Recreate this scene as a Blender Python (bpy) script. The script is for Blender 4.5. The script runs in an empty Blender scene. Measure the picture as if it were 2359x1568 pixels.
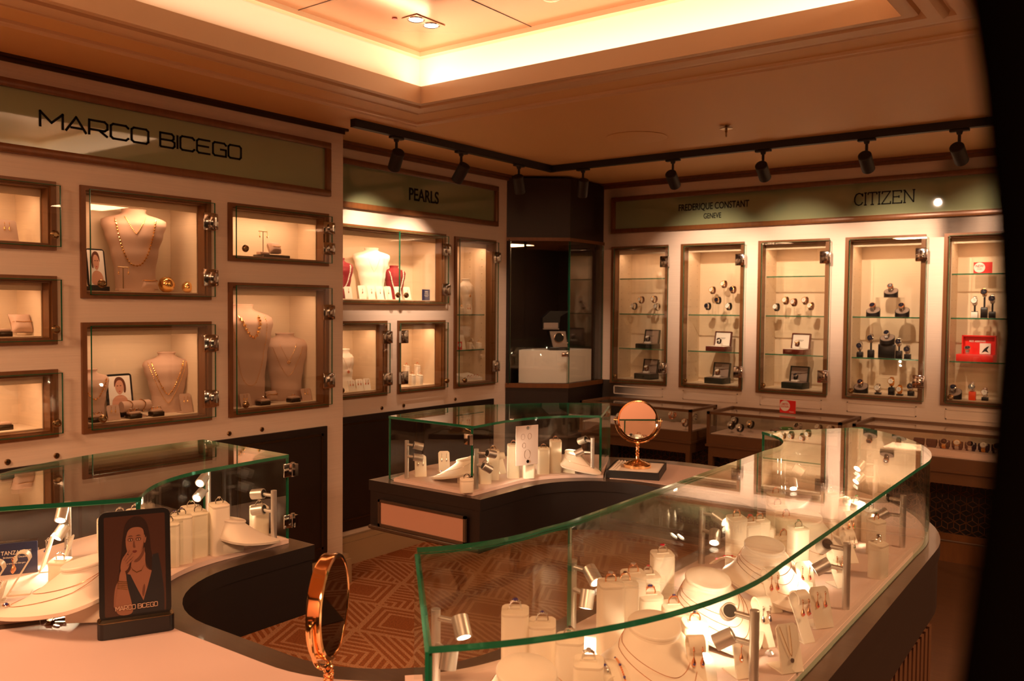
import bpy, math, random
from mathutils import Vector, Matrix, Quaternion
random.seed(7)
D = bpy.data
SC = bpy.context.scene
COL = SC.collection
PI = math.pi
def R(d): return math.radians(d)

# ---------------------------------------------------------------- camera, world, exposure
FPX, CX, CY = 2003.03, 1179.5, 784.0
YAW, PIT, ROL = .64790642, .03819856, .00862927
FW = Vector((-math.sin(YAW)*math.cos(PIT), math.cos(YAW)*math.cos(PIT), -math.sin(PIT)))
_r = Vector((math.cos(YAW), math.sin(YAW), 0)); _u = _r.cross(FW)
RT = math.cos(ROL)*_r + math.sin(ROL)*_u
UP = -math.sin(ROL)*_r + math.cos(ROL)*_u
EYE = Vector((0, 0, 1.5))
cam = D.objects.new('camera', D.cameras.new('camera'))
COL.objects.link(cam)
cam.matrix_world = Matrix(((RT.x, UP.x, -FW.x, EYE.x), (RT.y, UP.y, -FW.y, EYE.y), (RT.z, UP.z, -FW.z, EYE.z), (0, 0, 0, 1)))
cam.data.sensor_fit = 'HORIZONTAL'; cam.data.sensor_width = 36
cam.data.lens = 36*FPX/2359
cam.data.clip_start = .01
cam.data.dof.use_dof = True
cam.data.dof.focus_distance = 2.3
cam.data.dof.aperture_fstop = 30.6/3.6
SC.camera = cam
SC.view_settings.view_transform = 'Standard'; SC.view_settings.look = 'None'
SC.view_settings.gamma = 1; SC.view_settings.use_curve_mapping = False
SC.view_settings.exposure = 0.35
SC.cycles.max_bounces = 10; SC.cycles.transparent_max_bounces = 32; SC.cycles.diffuse_bounces = 4
SC.cycles.glossy_bounces = 5
w = D.worlds.new('room_air'); SC.world = w; w.use_nodes = True
w.node_tree.nodes['Background'].inputs[0].default_value = (1, .42, .14, 1)
w.node_tree.nodes['Background'].inputs[1].default_value = .012
WARM = (1.0, .57, .33)
WARM2 = (1.0, .52, .26)

def at(px, py, axis, v):
    """point of the real plane axis=v seen at a pixel of the photograph"""
    d = FW + RT*((px-CX)/FPX) - UP*((py-CY)/FPX)
    t = (v - EYE[axis])/d[axis]
    return EYE + d*t

def aim(o, loc, tgt):
    o.location = loc
    o.rotation_euler = (Vector(tgt)-Vector(loc)).to_track_quat('-Z', 'Y').to_euler()
def spot(name, loc, tgt, watts, deg=40, blend=.5, size=.01, col=WARM, parent=None):
    l = D.lights.new(name, 'SPOT'); l.energy = watts; l.spot_size = R(deg); l.spot_blend = blend
    l.shadow_soft_size = size; l.color = col
    o = D.objects.new(name, l); COL.objects.link(o)
    aim(o, loc, tgt)
    if parent: o.parent = parent
    return o
def area(name, loc, tgt, watts, sx, sy, col=WARM, parent=None, spread=PI):
    l = D.lights.new(name, 'AREA'); l.shape = 'RECTANGLE'; l.size = sx; l.size_y = sy; l.energy = watts; l.color = col; l.spread = spread
    o = D.objects.new(name, l); COL.objects.link(o)
    aim(o, loc, tgt)
    if parent: o.parent = parent
    return o

# cove light: strips lying in the trough behind the lip of the raised ceiling
CX0, CX1, CY0, CY1, CZ = -2.67, -.68, .9, 2.845, 2.44      # opening of the cove in the ceiling
COVE_W = 4.2
area('cove_light', ((CX0+CX1)/2, CY1+.05, CZ+.035), ((CX0+CX1)/2, CY1+.11, CZ+.2), COVE_W, CX1-CX0+.2, .03, (1, .66, .42))
_o = area('cove_light', (CX0-.05, (CY0+CY1)/2, CZ+.035), (CX0-.11, (CY0+CY1)/2, CZ+.2), COVE_W, .03, CY1-CY0+.2, (1, .66, .42))
_o.rotation_euler = (0, R(-155), 0); _o.data.size = .03
_o = area('cove_light', (CX1+.05, (CY0+CY1)/2, CZ+.035), (CX1+.11, (CY0+CY1)/2, CZ+.2), COVE_W, .03, CY1-CY0+.2, (1, .66, .42))
_o.rotation_euler = (0, R(155), 0)
area('cove_light', ((CX0+CX1)/2, CY0-.05, CZ+.035), ((CX0+CX1)/2, CY0-.11, CZ+.2), COVE_W, CX1-CX0+.2, .03, (1, .66, .42))
# unseen area lights that raise the ambient level, behind and beside the viewer
for _x, _y, _w in ((1.0, 2.5, 62), (.2, -.5, 66), (1.2, 4.2, 22), (-2.6, -.4, 62)):
    area('ambient_light', (_x, _y, 2.42), (_x, _y, 0), _w, .5, .5, WARM2)

# ---------------------------------------------------------------- materials
def mat(name, col, rough=.5, metal=0, spec=.5, bump=None, noise=None, emit=None, coat=0):
    m = D.materials.new(name); m.use_nodes = True
    nt = m.node_tree; b = nt.nodes['Principled BSDF']
    b.inputs['Base Color'].default_value = (*col, 1)
    b.inputs['Roughness'].default_value = rough
    b.inputs['Metallic'].default_value = metal
    b.inputs['Specular IOR Level'].default_value = spec
    b.inputs['Coat Weight'].default_value = coat
    if emit:
        b.inputs['Emission Color'].default_value = (*emit[0], 1); b.inputs['Emission Strength'].default_value = emit[1]
    if noise:      # (scale vec, amount, detail): slight colour variation
        tc = nt.nodes.new('ShaderNodeTexCoord'); mp = nt.nodes.new('ShaderNodeMapping'); n = nt.nodes.new('ShaderNodeTexNoise')
        mp.inputs['Scale'].default_value = noise[0]; n.inputs['Scale'].default_value = 1; n.inputs['Detail'].default_value = 4
        nt.links.new(tc.outputs['Object'], mp.inputs[0]); nt.links.new(mp.outputs[0], n.inputs[0])
        mx = nt.nodes.new('ShaderNodeMix'); mx.data_type = 'RGBA'
        mx.inputs[6].default_value = (*[c*(1-noise[1]) for c in col], 1); mx.inputs[7].default_value = (*[min(1, c*(1+noise[1])) for c in col], 1)
        nt.links.new(n.outputs[0], mx.inputs[0]); nt.links.new(mx.outputs[2], b.inputs['Base Color'])
        if bump:
            bp = nt.nodes.new('ShaderNodeBump'); bp.inputs['Strength'].default_value = bump; bp.inputs['Distance'].default_value = .002
            nt.links.new(n.outputs[0], bp.inputs['Height']); nt.links.new(bp.outputs[0], b.inputs['Normal'])
    return m
def glassmat(name, tint, f0=.04, rough=0.0):
    """thin clear sheet: Schlick reflection over straight transmission"""
    m = D.materials.new(name); m.use_nodes = True; nt = m.node_tree; nt.nodes.clear(); N = nt.nodes; L = nt.links
    o = N.new('ShaderNodeOutputMaterial'); t = N.new('ShaderNodeBsdfTransparent'); g = N.new('ShaderNodeBsdfGlossy'); x = N.new('ShaderNodeMixShader')
    t.inputs[0].default_value = (*tint, 1); g.inputs[1].default_value = rough; g.inputs[0].default_value = (1, 1, 1, 1)
    geo = N.new('ShaderNodeNewGeometry'); dt = N.new('ShaderNodeVectorMath'); dt.operation = 'DOT_PRODUCT'
    L.new(geo.outputs['Normal'], dt.inputs[0]); L.new(geo.outputs['Incoming'], dt.inputs[1])
    def mth(op, a, b):
        n = N.new('ShaderNodeMath'); n.operation = op
        for i, v in enumerate((a, b)):
            if isinstance(v, (int, float)): n.inputs[i].default_value = v
            else: L.new(v, n.inputs[i])
        return n.outputs[0]
    c = mth('ABSOLUTE', dt.outputs['Value'], 0)
    p = mth('POWER', mth('SUBTRACT', 1, c), 5)
    F = mth('ADD', mth('MULTIPLY', p, 1-f0), f0)
    L.new(F, x.inputs[0]); L.new(t.outputs[0], x.inputs[1]); L.new(g.outputs[0], x.inputs[2]); L.new(x.outputs[0], o.inputs[0])
    return m
M = {}
M['wallpaper'] = mat('wallpaper', (.68, .57, .47), .75, noise=((3, 3, 260), .10, 4), bump=.25)
M['niche'] = mat('niche_lining', (.70, .56, .40), .7, noise=((4, 4, 220), .07, 4), bump=.15)
M['ceiling'] = mat('ceiling_paint', (.70, .44, .19), .55)
M['molding'] = mat('molding_paint', (.68, .49, .31), .45)
M['cove'] = mat('cove_paint', (.9, .84, .74), .6)
M['copper'] = mat('copper_panel', (.52, .28, .15), .2, metal=.55, spec=.6)
M['base'] = mat('baseboard_paint', (.42, .30, .17), .45)
M['bronze'] = mat('bronze_wood', (.16, .062, .018), .33, metal=.15, noise=((40, 40, 6), .3, 4))
M['bronze_dark'] = mat('bronze_dark', (.05, .028, .012), .25, metal=.5)
M['dark'] = mat('dark_veneer', (.013, .0065, .0045), .4, noise=((3, 3, 160), .35, 4))
M['counter'] = mat('counter_veneer', (.060, .036, .022), .28, noise=((8, 160, 8), .35, 4), coat=.2)
M['apron'] = mat('apron_veneer', (.010, .005, .004), .45, noise=((3, 3, 160), .3, 4))
M['inlay'] = mat('counter_inlay', (.58, .43, .39), .45)
M['deck'] = mat('deck_suede', (.70, .53, .47), .7)
M['suede'] = mat('end_panel_suede', (.45, .24, .17), .7)
M['brassframe'] = mat('showcase_wood', (.13, .062, .026), .35, metal=.2)
M['white'] = mat('cream_leather', (.82, .73, .60), .5)
M['bustw'] = mat('white_bust', (.84, .75, .64), .5)
M['bustp'] = mat('suede_bust', (.52, .34, .25), .7)
M['velvet'] = mat('red_velvet', (.22, .006, .012), .8)
M['gold'] = mat('gold', (1, .62, .22), .16, metal=1)
M['rosegold'] = mat('rose_gold', (.95, .46, .26), .18, metal=1)
M['silver'] = mat('silver', (.86, .84, .82), .15, metal=1)
M['steel'] = mat('steel', (.55, .54, .52), .12, metal=1)
M['alu'] = mat('brushed_aluminium', (.62, .60, .57), .38, metal=.85)
M['brass'] = mat('antique_brass', (.32, .21, .10), .25, metal=1)
M['darkreflection'] = mat('painted_dark_reflection', (.035, .03, .03), .02, metal=1)  # near mirror's face: its dark reflection is put into the base colour
M['mirrorgold'] = mat('mirror_gold', (1, .62, .32), .08, metal=1)
M['mirror'] = mat('mirror_glass', (.9, .9, .9), .01, metal=1)
M['black'] = mat('black_plastic', (.008, .007, .008), .3)
M['blackmat'] = mat('black_metal', (.008, .006, .006), .55)
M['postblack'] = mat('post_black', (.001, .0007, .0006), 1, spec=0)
M['box_dark'] = mat('dark_green_box', (.008, .016, .012), .35)
M['box_wine'] = mat('burgundy_box', (.10, .012, .008), .12, coat=.6)
M['red'] = mat('red_card', (.75, .02, .015), .4)
M['orange'] = mat('orange_block', (.85, .07, .01), .4)
M['paper'] = mat('white_paper', (.85, .80, .74), .5)
M['blue'] = mat('blue_card', (.01, .02, .09), .35)
M['letter'] = mat('sign_letter', (.006, .005, .004), .6, spec=.1)
M['dial'] = mat('white_dial', (.85, .82, .76), .3)
M['dialdark'] = mat('dark_dial', (.012, .014, .03), .2)
M['leather'] = mat('black_strap', (.012, .009, .008), .45)
M['leatherb'] = mat('brown_strap', (.16, .05, .02), .45)
M['purple'] = mat('purple_roll', (.035, .014, .028), .8)
M['pearl'] = mat('pearl', (.9, .82, .68), .25, coat=.5)
M['gemblue'] = mat('blue_stone', (.01, .015, .22), .05, spec=.9, coat=1)
M['gemred'] = mat('red_stone', (.6, .008, .05), .05, spec=.9, coat=1)
M['gemgreen'] = mat('green_stone', (.01, .22, .05), .05, spec=.9, coat=1)
M['gemclear'] = mat('clear_stone', (.85, .85, .9), .03, metal=.7)
M['gemteal'] = mat('teal_tag', (.12, .55, .42), .4)
M['signglass'] = mat('sign_glass', (.21, .25, .14), .04, spec=.9, coat=1)
M['glow'] = mat('lamp_glow', (1, .9, .7), .5, emit=((1, .80, .55), 40))
M['glowsoft'] = mat('downlight_glow', (1, .9, .8), .5, emit=((1, .78, .6), 6))
M['glass'] = glassmat('clear_glass', (.965, .975, .955), .04)
M['acrylic'] = glassmat('acrylic', (.93, .93, .92), .04)
M['frost'] = mat('frosted_card', (.60, .50, .46), .5)
M['grey'] = mat('grey_case_pad', (.30, .22, .18), .7)
M['skin'] = mat('printed_skin', (.24, .105, .065), .35)
M['skinlight'] = mat('printed_skin_light', (.62, .32, .22), .4)
M['printbg'] = mat('printed_backdrop', (.055, .024, .017), .25)
M['hair'] = mat('printed_hair', (.018, .006, .004), .35)
M['hairb'] = mat('printed_brown_hair', (.12, .035, .015), .4)
M['dress'] = mat('printed_dress', (.012, .012, .016), .35)
M['lips'] = mat('printed_lips', (.11, .022, .018), .35)
M['shadow'] = mat('printed_shade', (.11, .042, .026), .35)
M['logo'] = mat('printed_logo', (.55, .36, .26), .35)
M['copperseam'] = mat('dark_gap', (.06, .025, .012), .5)
M['redled'] = mat('red_sticker', (.5, .03, .02), .4)
M['wood'] = mat('floor_wood', (.10, .045, .018), .4, noise=((6, 90, 6), .4, 4))
M['body'] = mat('fluted_wood', (.10, .042, .018), .4, noise=((40, 40, 3), .3, 4))

# green edge of plate glass
m = D.materials.new('green_glass_edge'); m.use_nodes = True; nt = m.node_tree; b = nt.nodes['Principled BSDF']
b.inputs['Base Color'].default_value = (.012, .15, .075, 1); b.inputs['Roughness'].default_value = .10; b.inputs['Transmission Weight'].default_value = .3
b.inputs['Specular IOR Level'].default_value = .8
M['edge'] = m

# carpet: nested lozenges woven in rust and tan
def carpet():
    m = D.materials.new('carpet'); m.use_nodes = True; nt = m.node_tree; L = nt.links; N = nt.nodes
    b = N['Principled BSDF']; b.inputs['Roughness'].default_value = .95; b.inputs['Specular IOR Level'].default_value = .1
    tc = N.new('ShaderNodeTexCoord'); sep = N.new('ShaderNodeSeparateXYZ'); L.new(tc.outputs['Object'], sep.inputs[0])
    def mth(op, a, b_=None, c=None):
        n = N.new('ShaderNodeMath'); n.operation = op
        for i, v in enumerate((a, b_, c)):
            if v is None: continue
            if isinstance(v, (int, float)): n.inputs[i].default_value = v
            else: L.new(v, n.inputs[i])
        return n.outputs[0]
    x, y = sep.outputs[0], sep.outputs[1]
    S = 1/.40
    u = mth('MULTIPLY', mth('ADD', x, mth('MULTIPLY', y, .5)), S)
    v = mth('MULTIPLY', mth('SUBTRACT', y, mth('MULTIPLY', x, .25)), S*1.15)
    fu = mth('SUBTRACT', mth('FRACT', u), .5); fv = mth('SUBTRACT', mth('FRACT', v), .5)
    au, av = mth('ABSOLUTE', fu), mth('ABSOLUTE', fv)
    d = mth('MAXIMUM', au, av)
    nest = mth('LESS_THAN', mth('FRACT', mth('MULTIPLY', d, 9.0)), .42)
    core = mth('GREATER_THAN', d, .22)
    nest = mth('MULTIPLY', nest, core)
    # every other cell carries slanting hatch lines instead
    chk = mth('MODULO', mth('ADD', mth('FLOOR', u), mth('FLOOR', v)), 2)
    chk = mth('GREATER_THAN', mth('ABSOLUTE', chk), .5)
    hatch = mth('LESS_THAN', mth('FRACT', mth('MULTIPLY', mth('ADD', fu, fv), 7.0)), .42)
    dia = mth('GREATER_THAN', mth('ADD', fu, fv), 0)
    hatch2 = mth('LESS_THAN', mth('FRACT', mth('MULTIPLY', mth('MAXIMUM', fu, fv), 9.0)), .4)
    hh = mth('ADD', mth('MULTIPLY', hatch, dia), mth('MULTIPLY', hatch2, mth('SUBTRACT', 1, dia)))
    p = mth('ADD', mth('MULTIPLY', nest, mth('SUBTRACT', 1, chk)), mth('MULTIPLY', hh, chk))
    line = mth('GREATER_THAN', d, .478)
    p = mth('MAXIMUM', p, line)
    nz = N.new('ShaderNodeTexNoise'); nz.inputs['Scale'].default_value = 140; nz.inputs['Detail'].default_value = 3
    L.new(tc.outputs['Object'], nz.inputs[0])
    mx = N.new('ShaderNodeMix'); mx.data_type = 'RGBA'; mx.inputs[6].default_value = (.34, .115, .04, 1); mx.inputs[7].default_value = (.52, .26, .13, 1)
    L.new(p, mx.inputs[0])
    mv = N.new('ShaderNodeMix'); mv.data_type = 'RGBA'; mv.blend_type = 'MULTIPLY'; mv.inputs[0].default_value = .5
    cr = N.new('ShaderNodeValToRGB'); cr.color_ramp.elements[0].color = (.35, .35, .35, 1); cr.color_ramp.elements[1].color = (1.5, 1.5, 1.5, 1)
    cr.color_ramp.elements[0].position = .3; cr.color_ramp.elements[1].position = .7
    L.new(nz.outputs[0], cr.inputs[0]); L.new(mx.outputs[2], mv.inputs[6]); L.new(cr.outputs[0], mv.inputs[7]); L.new(mv.outputs[2], b.inputs['Base Color'])
    bp = N.new('ShaderNodeBump'); bp.inputs['Strength'].default_value = .5; bp.inputs['Distance'].default_value = .004
    L.new(nz.outputs[0], bp.inputs['Height']); L.new(bp.outputs[0], b.inputs['Normal'])
    return m
M['carpet'] = carpet()

# ---------------------------------------------------------------- mesh helpers
class MB:
    def __init__(s): s.v = []; s.f = []; s.m = []
    def add(s, vs, fs, mi=0, X=None):
        o = len(s.v)
        s.v += [tuple(X @ Vector(p)) if X is not None else tuple(p) for p in vs]
        for f in fs: s.f.append([i+o for i in f]); s.m.append(mi)
        return s
    def box(s, x0, x1, y0, y1, z0, z1, mi=0, X=None, bev=0):
        if bev > 0:
            b = bev; pts = []
            for z, i in ((z0, b), (z0+b, 0), (z1-b, 0), (z1, b)):
                c = []
                for (cx_, cy_, a0) in ((x1-b, y1-b, 0), (x0+b, y1-b, 90), (x0+b, y0+b, 180), (x1-b, y0+b, 270)):
                    for k in range(3):
                        a = R(a0+45*k); rr = b if i == 0 else b*.35
                        c.append((cx_+rr*math.cos(a), cy_+rr*math.sin(a), z))
                pts.append(c)
            return s.loft(pts, mi=mi, X=X)
        v = [(x, y, z) for z in (z0, z1) for y in (y0, y1) for x in (x0, x1)]
        return s.add(v, [(0, 2, 3, 1), (4, 5, 7, 6), (0, 1, 5, 4), (2, 6, 7, 3), (0, 4, 6, 2), (1, 3, 7, 5)], mi, X)
    def loft(s, rings, mi=0, X=None, caps=True, closed=True):
        n = len(rings[0]); v = [p for r in rings for p in r]; f = []
        for k in range(len(rings)-1):
            for i in range(n if closed else n-1):
                j = (i+1) % n
                f.append((k*n+i, k*n+j, (k+1)*n+j, (k+1)*n+i))
        if caps:
            f.append(tuple(reversed(range(n)))); f.append(tuple((len(rings)-1)*n+i for i in range(n)))
        return s.add(v, f, mi, X)
    def prism(s, poly, z0, z1, mi=0, X=None, mside=None):
        n = len(poly)
        a = sum(poly[i][0]*poly[(i+1) % n][1]-poly[(i+1) % n][0]*poly[i][1] for i in range(n))
        if a < 0: poly = poly[::-1]
        v = [(x, y, z0) for x, y in poly]+[(x, y, z1) for x, y in poly]
        s.add(v, [tuple(reversed(range(n))), tuple(range(n, 2*n))], mi, X)
        return s.add(v, [(i, (i+1) % n, n+(i+1) % n, n+i) for i in range(n)], mi if mside is None else mside, X)
    def cyl(s, p0, p1, r0, r1=None, n=20, mi=0, X=None):
        p0, p1 = Vector(p0), Vector(p1); r1 = r0 if r1 is None else r1
        d = (p1-p0).normalized(); a = d.orthogonal().normalized(); b = d.cross(a)
        rings = [[p+a*(r*math.cos(2*PI*i/n))+b*(r*math.sin(2*PI*i/n)) for i in range(n)] for p, r in ((p0, r0), (p1, r1))]
        return s.loft(rings, mi, X)
    def lathe(s, prof, n=32, mi=0, X=None, caps=True):
        return s.loft([[(r*math.cos(2*PI*i/n), r*math.sin(2*PI*i/n), z) for i in range(n)] for r, z in prof], mi, X, caps)
    def sph(s, c, r, n=12, mi=0, X=None, sz=1):
        rings = []
        for k in range(1, n//2):
            a = PI*k/(n//2)
            rings.append([(c[0]+r*math.sin(a)*math.cos(2*PI*i/n), c[1]+r*math.sin(a)*math.sin(2*PI*i/n), c[2]-r*sz*math.cos(a)) for i in range(n)])
        return s.loft(rings, mi, X)
    def tube(s, pts, r, n=8, mi=0, X=None, closed=False):
        pts = [Vector(p) for p in pts]; m_ = len(pts); rings = []
        up = None
        for i, p in enumerate(pts):
            if closed: t = pts[(i+1) % m_]-pts[i-1]
            else: t = pts[min(i+1, m_-1)]-pts[max(i-1, 0)]
            t.normalize()
            if up is None: up = t.orthogonal().normalized()
            up = (up-t*up.dot(t)).normalized(); b = t.cross(up)
            rr = r[i] if isinstance(r, (list, tuple)) else r
            rings.append([p+up*(rr*math.cos(2*PI*k/n))+b*(rr*math.sin(2*PI*k/n)) for k in range(n)])
        if closed: rings.append(rings[0])
        return s.loft(rings, mi, X, caps=not closed)
    def ribbon(s, path, w, t, mi=0, X=None):
        """flat strap: path in the xz plane, width along y"""
        n = len(path); rings = []
        for i, (x, z) in enumerate(path):
            x0, z0 = path[max(i-1, 0)]; x1, z1 = path[min(i+1, n-1)]
            dx, dz = x1-x0, z1-z0; l = math.hypot(dx, dz) or 1; nx, nz = -dz/l, dx/l
            rings.append([(x-nx*t/2, -w/2, z-nz*t/2), (x-nx*t/2, w/2, z-nz*t/2), (x+nx*t/2, w/2, z+nz*t/2), (x+nx*t/2, -w/2, z+nz*t/2)])
        return s.loft(rings, mi, X)
    def mesh(s, name, mats, smooth=35):
        me = D.meshes.new(name); me.from_pydata(s.v, [], s.f)
        mats = mats if isinstance(mats, (list, tuple)) else [mats]
        for x in mats: me.materials.append(M[x] if isinstance(x, str) else x)
        me.polygons.foreach_set('material_index', s.m)
        import bmesh
        bm = bmesh.new(); bm.from_mesh(me)
        bmesh.ops.remove_doubles(bm, verts=bm.verts, dist=1e-6)
        bmesh.ops.recalc_face_normals(bm, faces=bm.faces); bm.to_mesh(me); bm.free()
        me.polygons.foreach_set('use_smooth', [True]*len(me.polygons)); me.set_sharp_from_angle(angle=R(smooth))
        me.update(); return me

def link(o, parent=None):
    COL.objects.link(o)
    if parent is not None: o.parent = parent
    return o
def tag(o, label, cat, group=None):
    o['label'] = label; o['category'] = cat
    if group: o['group'] = group
    return o
def root(name, label, cat, loc=(0, 0, 0), rz=0, group=None):
    o = link(D.objects.new(name, None)); o.location = loc; o.rotation_euler = (0, 0, rz); o.empty_display_size = .02
    return tag(o, label, cat, group)
def part(name, mb, mats, parent, label=None):
    me = mb.mesh(name, mats) if isinstance(mb, MB) else mb
    o = link(D.objects.new(name, me), parent)
    if label: o['label'] = label
    return o
def solo(name, label, cat, mb, mats, loc=(0, 0, 0), rz=0, group=None):
    o = part(name, mb, mats, None); o.location = loc; o.rotation_euler = (0, 0, rz)
    return tag(o, label, cat, group)
def struct(name, mb, mats, parent=None):
    o = part(name, mb, mats, parent)
    if parent is None: o['kind'] = 'structure'
    return o
def text(name, s, size, parent, loc, rot, mat_='letter', ext=.001, sx=1.0, space=1.0, align='CENTER'):
    c = D.curves.new(name, 'FONT'); c.body = s; c.size = size; c.extrude = ext; c.align_x = align; c.align_y = 'CENTER'; c.space_character = space; c.offset = size*.012
    c.materials.append(M[mat_])
    t = link(D.objects.new(name+'_outline', c)); bpy.context.view_layer.update()
    me = D.meshes.new_from_object(t.evaluated_get(bpy.context.evaluated_depsgraph_get())); me.name = name
    D.objects.remove(t)
    o = link(D.objects.new(name, me), parent); o.location = loc; o.rotation_euler = rot; o.scale = (sx, 1, 1)
    return o
def arc(cx, cy, r, a0, a1, n=16):
    return [(cx+r*math.cos(R(a0+(a1-a0)*i/n)), cy+r*math.sin(R(a0+(a1-a0)*i/n))) for i in range(n+1)]
def X4(loc, rz=0, rx=0, ry=0, s=1):
    return Matrix.Translation(loc) @ Matrix.Rotation(rz, 4, 'Z') @ Matrix.Rotation(ry, 4, 'Y') @ Matrix.Rotation(rx, 4, 'X') @ Matrix.Scale(s, 4)
def holed(u0, u1, v0, v1, holes):
    """rectangles covering [u0,u1]x[v0,v1] minus holes"""
    us = sorted({u0, u1, *[h[i] for h in holes for i in (0, 1) if u0 < h[i] < u1]})
    vs = sorted({v0, v1, *[h[i] for h in holes for i in (2, 3) if v0 < h[i] < v1]})
    out = []
    for a, b in zip(us, us[1:]):
        for c, d in zip(vs, vs[1:]):
            mu, mv = (a+b)/2, (c+d)/2
            if not any(h[0] < mu < h[1] and h[2] < mv < h[3] for h in holes): out.append((a, b, c, d))
    return out
# ================================================================ SETTING
XM, XP, YW, ZC = -3.544, -3.80, 5.72, 2.44       # left wall block, pearl wall, watch wall, ceiling
# floor
b = MB(); b.box(-4.2, 2.4, -1.4, 6.1, -.05, 0); struct('floor', b, 'carpet')
b = MB(); b.prism([(-.6, -1.25), (2.3, -1.25), (2.3, 5.68), (-1.8, 5.68), (-1.8, 3.6), (-.6, 3.3)], 0, .004); o = struct('floor_wood_strip', b, 'wood')

MBW = dict(A1=(1.067, 1.667, 1.709, 1.98), A2=(1.067, 1.667, 1.337, 1.608), A3=(1.067, 1.667, .967, 1.238),
           B1=(1.765, 2.365, 1.522, 1.98), B2=(1.765, 2.365, .966, 1.423), C1=(2.46, 3.067, 1.707, 1.98), C2=(2.46, 3.067, .966, 1.606))
PW = dict(P1=(3.29, 4.282, 1.508, 1.972), P2=(3.29, 3.75, .958, 1.412), P3=(3.845, 4.281, .958, 1.412), P4=(4.374, 4.812, .955, 1.966))
WW = {}
for i in range(5): x0 = -3.385+.5735*i; WW['W%d' % (i+1)] = (x0, x0+.472, .935, 1.962)
def inset(r, e=.02): return (r[0]+e, r[1]-e, r[2]+e, r[3]-e)
b = MB()
for a, c, z0, z1 in holed(-1.2, 3.175, 0, ZC, [inset(r) for r in MBW.values()]): b.box(XM-.05, XM, a, c, z0, z1)
b.box(XP-.05, XM-.05, 3.125, 3.175, 0, ZC)
struct('wall_left', b, 'wallpaper')
b = MB()
for a, c, z0, z1 in holed(3.175, 4.96, 0, ZC, [inset(r) for r in PW.values()]): b.box(XP-.05, XP, a, c, z0, z1)
struct('wall_left_recess', b, 'wallpaper')
b = MB()
for a, c, z0, z1 in holed(-3.90, 2.3, 0, ZC, [inset(r) for r in WW.values()]): b.box(a, c, YW, YW+.05, z0, z1)
struct('wall_back', b, 'wallpaper')
b = MB(); b.box(2.3, 2.35, -1.3, 6.0, 0, ZC); struct('wall_right', b, 'dark')
b = MB(); b.box(-4.0, 2.3, -1.3, -1.25, 0, ZC); struct('wall_front', b, 'dark')
b = MB(); b.box(-.9, .74, -1.25, -1.235, .9, 2.2); struct('mirror_reflection_panel', b, 'suede')  # unseen suede panel, added for the far mirror to reflect
b = MB(); b.box(-4.15, -4.12, -1.3, 6.0, 0, ZC); struct('wall_left_outer', b, 'niche')

# ceiling with the stepped cove
CO = (CX0, CX1, CY0, CY1)
b = MB()
for a, c, d, e in holed(-4.1, 2.35, -1.3, 6.0, [(CX0-.28, CX1+.28, CY0-.28, CY1+.28)]): b.box(a, c, d, e, ZC, ZC+.06)
struct('ceiling', b, 'ceiling')
def rectloft(mb, prof, mi=0):
    """prof: (outward offset from the opening, z) swept round the opening"""
    rings = []
    for off, z in prof:
        x0, x1, y0, y1 = CX0-off, CX1+off, CY0-off, CY1+off
        rings.append([(x0, y0, z), (x1, y0, z), (x1, y1, z), (x0, y1, z)])
    mb.loft(rings, mi, caps=False)
b = MB()
rectloft(b, [(.30, ZC+.06), (.30, ZC-.004), (.27, ZC-.012), (.255, ZC+.004), (.25, ZC+.006), (.245, ZC-.010), (.232, ZC-.018), (.20, ZC-.018), (.195, ZC+.002), (.185, ZC+.002), (.180, ZC-.022), (.168, ZC-.032), (.130, ZC-.032), (.125, ZC-.010), (.115, ZC-.010), (.110, ZC-.036), (.098, ZC-.048), (.060, ZC-.048), (.055, ZC-.026), (.045, ZC-.026), (.040, ZC-.040), (.030, ZC-.046), (0, ZC-.046), (0, ZC+.03), (.02, ZC+.03), (.02, ZC-.02), (.14, ZC-.02)])
struct('trim_1', b, 'molding')
b = MB()
rectloft(b, [(.49, ZC+.001), (.49, ZC-.010), (.475, ZC-.014), (.46, ZC-.006), (.45, ZC-.012), (.44, ZC-.010), (.435, ZC+.001)])
b.box(CX1+.4, 2.3, CY1+.437, CY1+.49, ZC-.011, ZC+.002)
struct('trim_2', b, 'molding')
b = MB()   # trough and lit side walls of the recess
rectloft(b, [(.02, ZC-.018), (.145, ZC-.018), (.145, ZC+.12), (.128, ZC+.225)])
struct('ceiling_cove', b, 'cove')
CZ2 = 2.65
b = MB(); b.box(CX0-.13, CX1+.13, CY0-.13, CY1+.13, CZ2+.005, CZ2+.03, 0)
for xs in (-2.135, -1.5): b.box(xs-.0015, xs+.0015, CY0-.1, CY1+.1, CZ2+.003, CZ2+.006, 1)
for ys in (2.24, 1.55): b.box(CX0-.1, CX1+.1, ys-.0015, ys+.0015, CZ2+.003, CZ2+.006, 1)
struct('ceiling_copper', b, ['copper', 'copperseam'])
b = MB(); rectloft(b, [(.13, CZ2+.02), (.13, CZ2-.012), (.12, CZ2-.016), (.105, CZ2-.010), (.10, CZ2-.014), (.09, CZ2-.014), (.088, CZ2+.008)]); struct('trim_3', b, 'molding')

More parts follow.
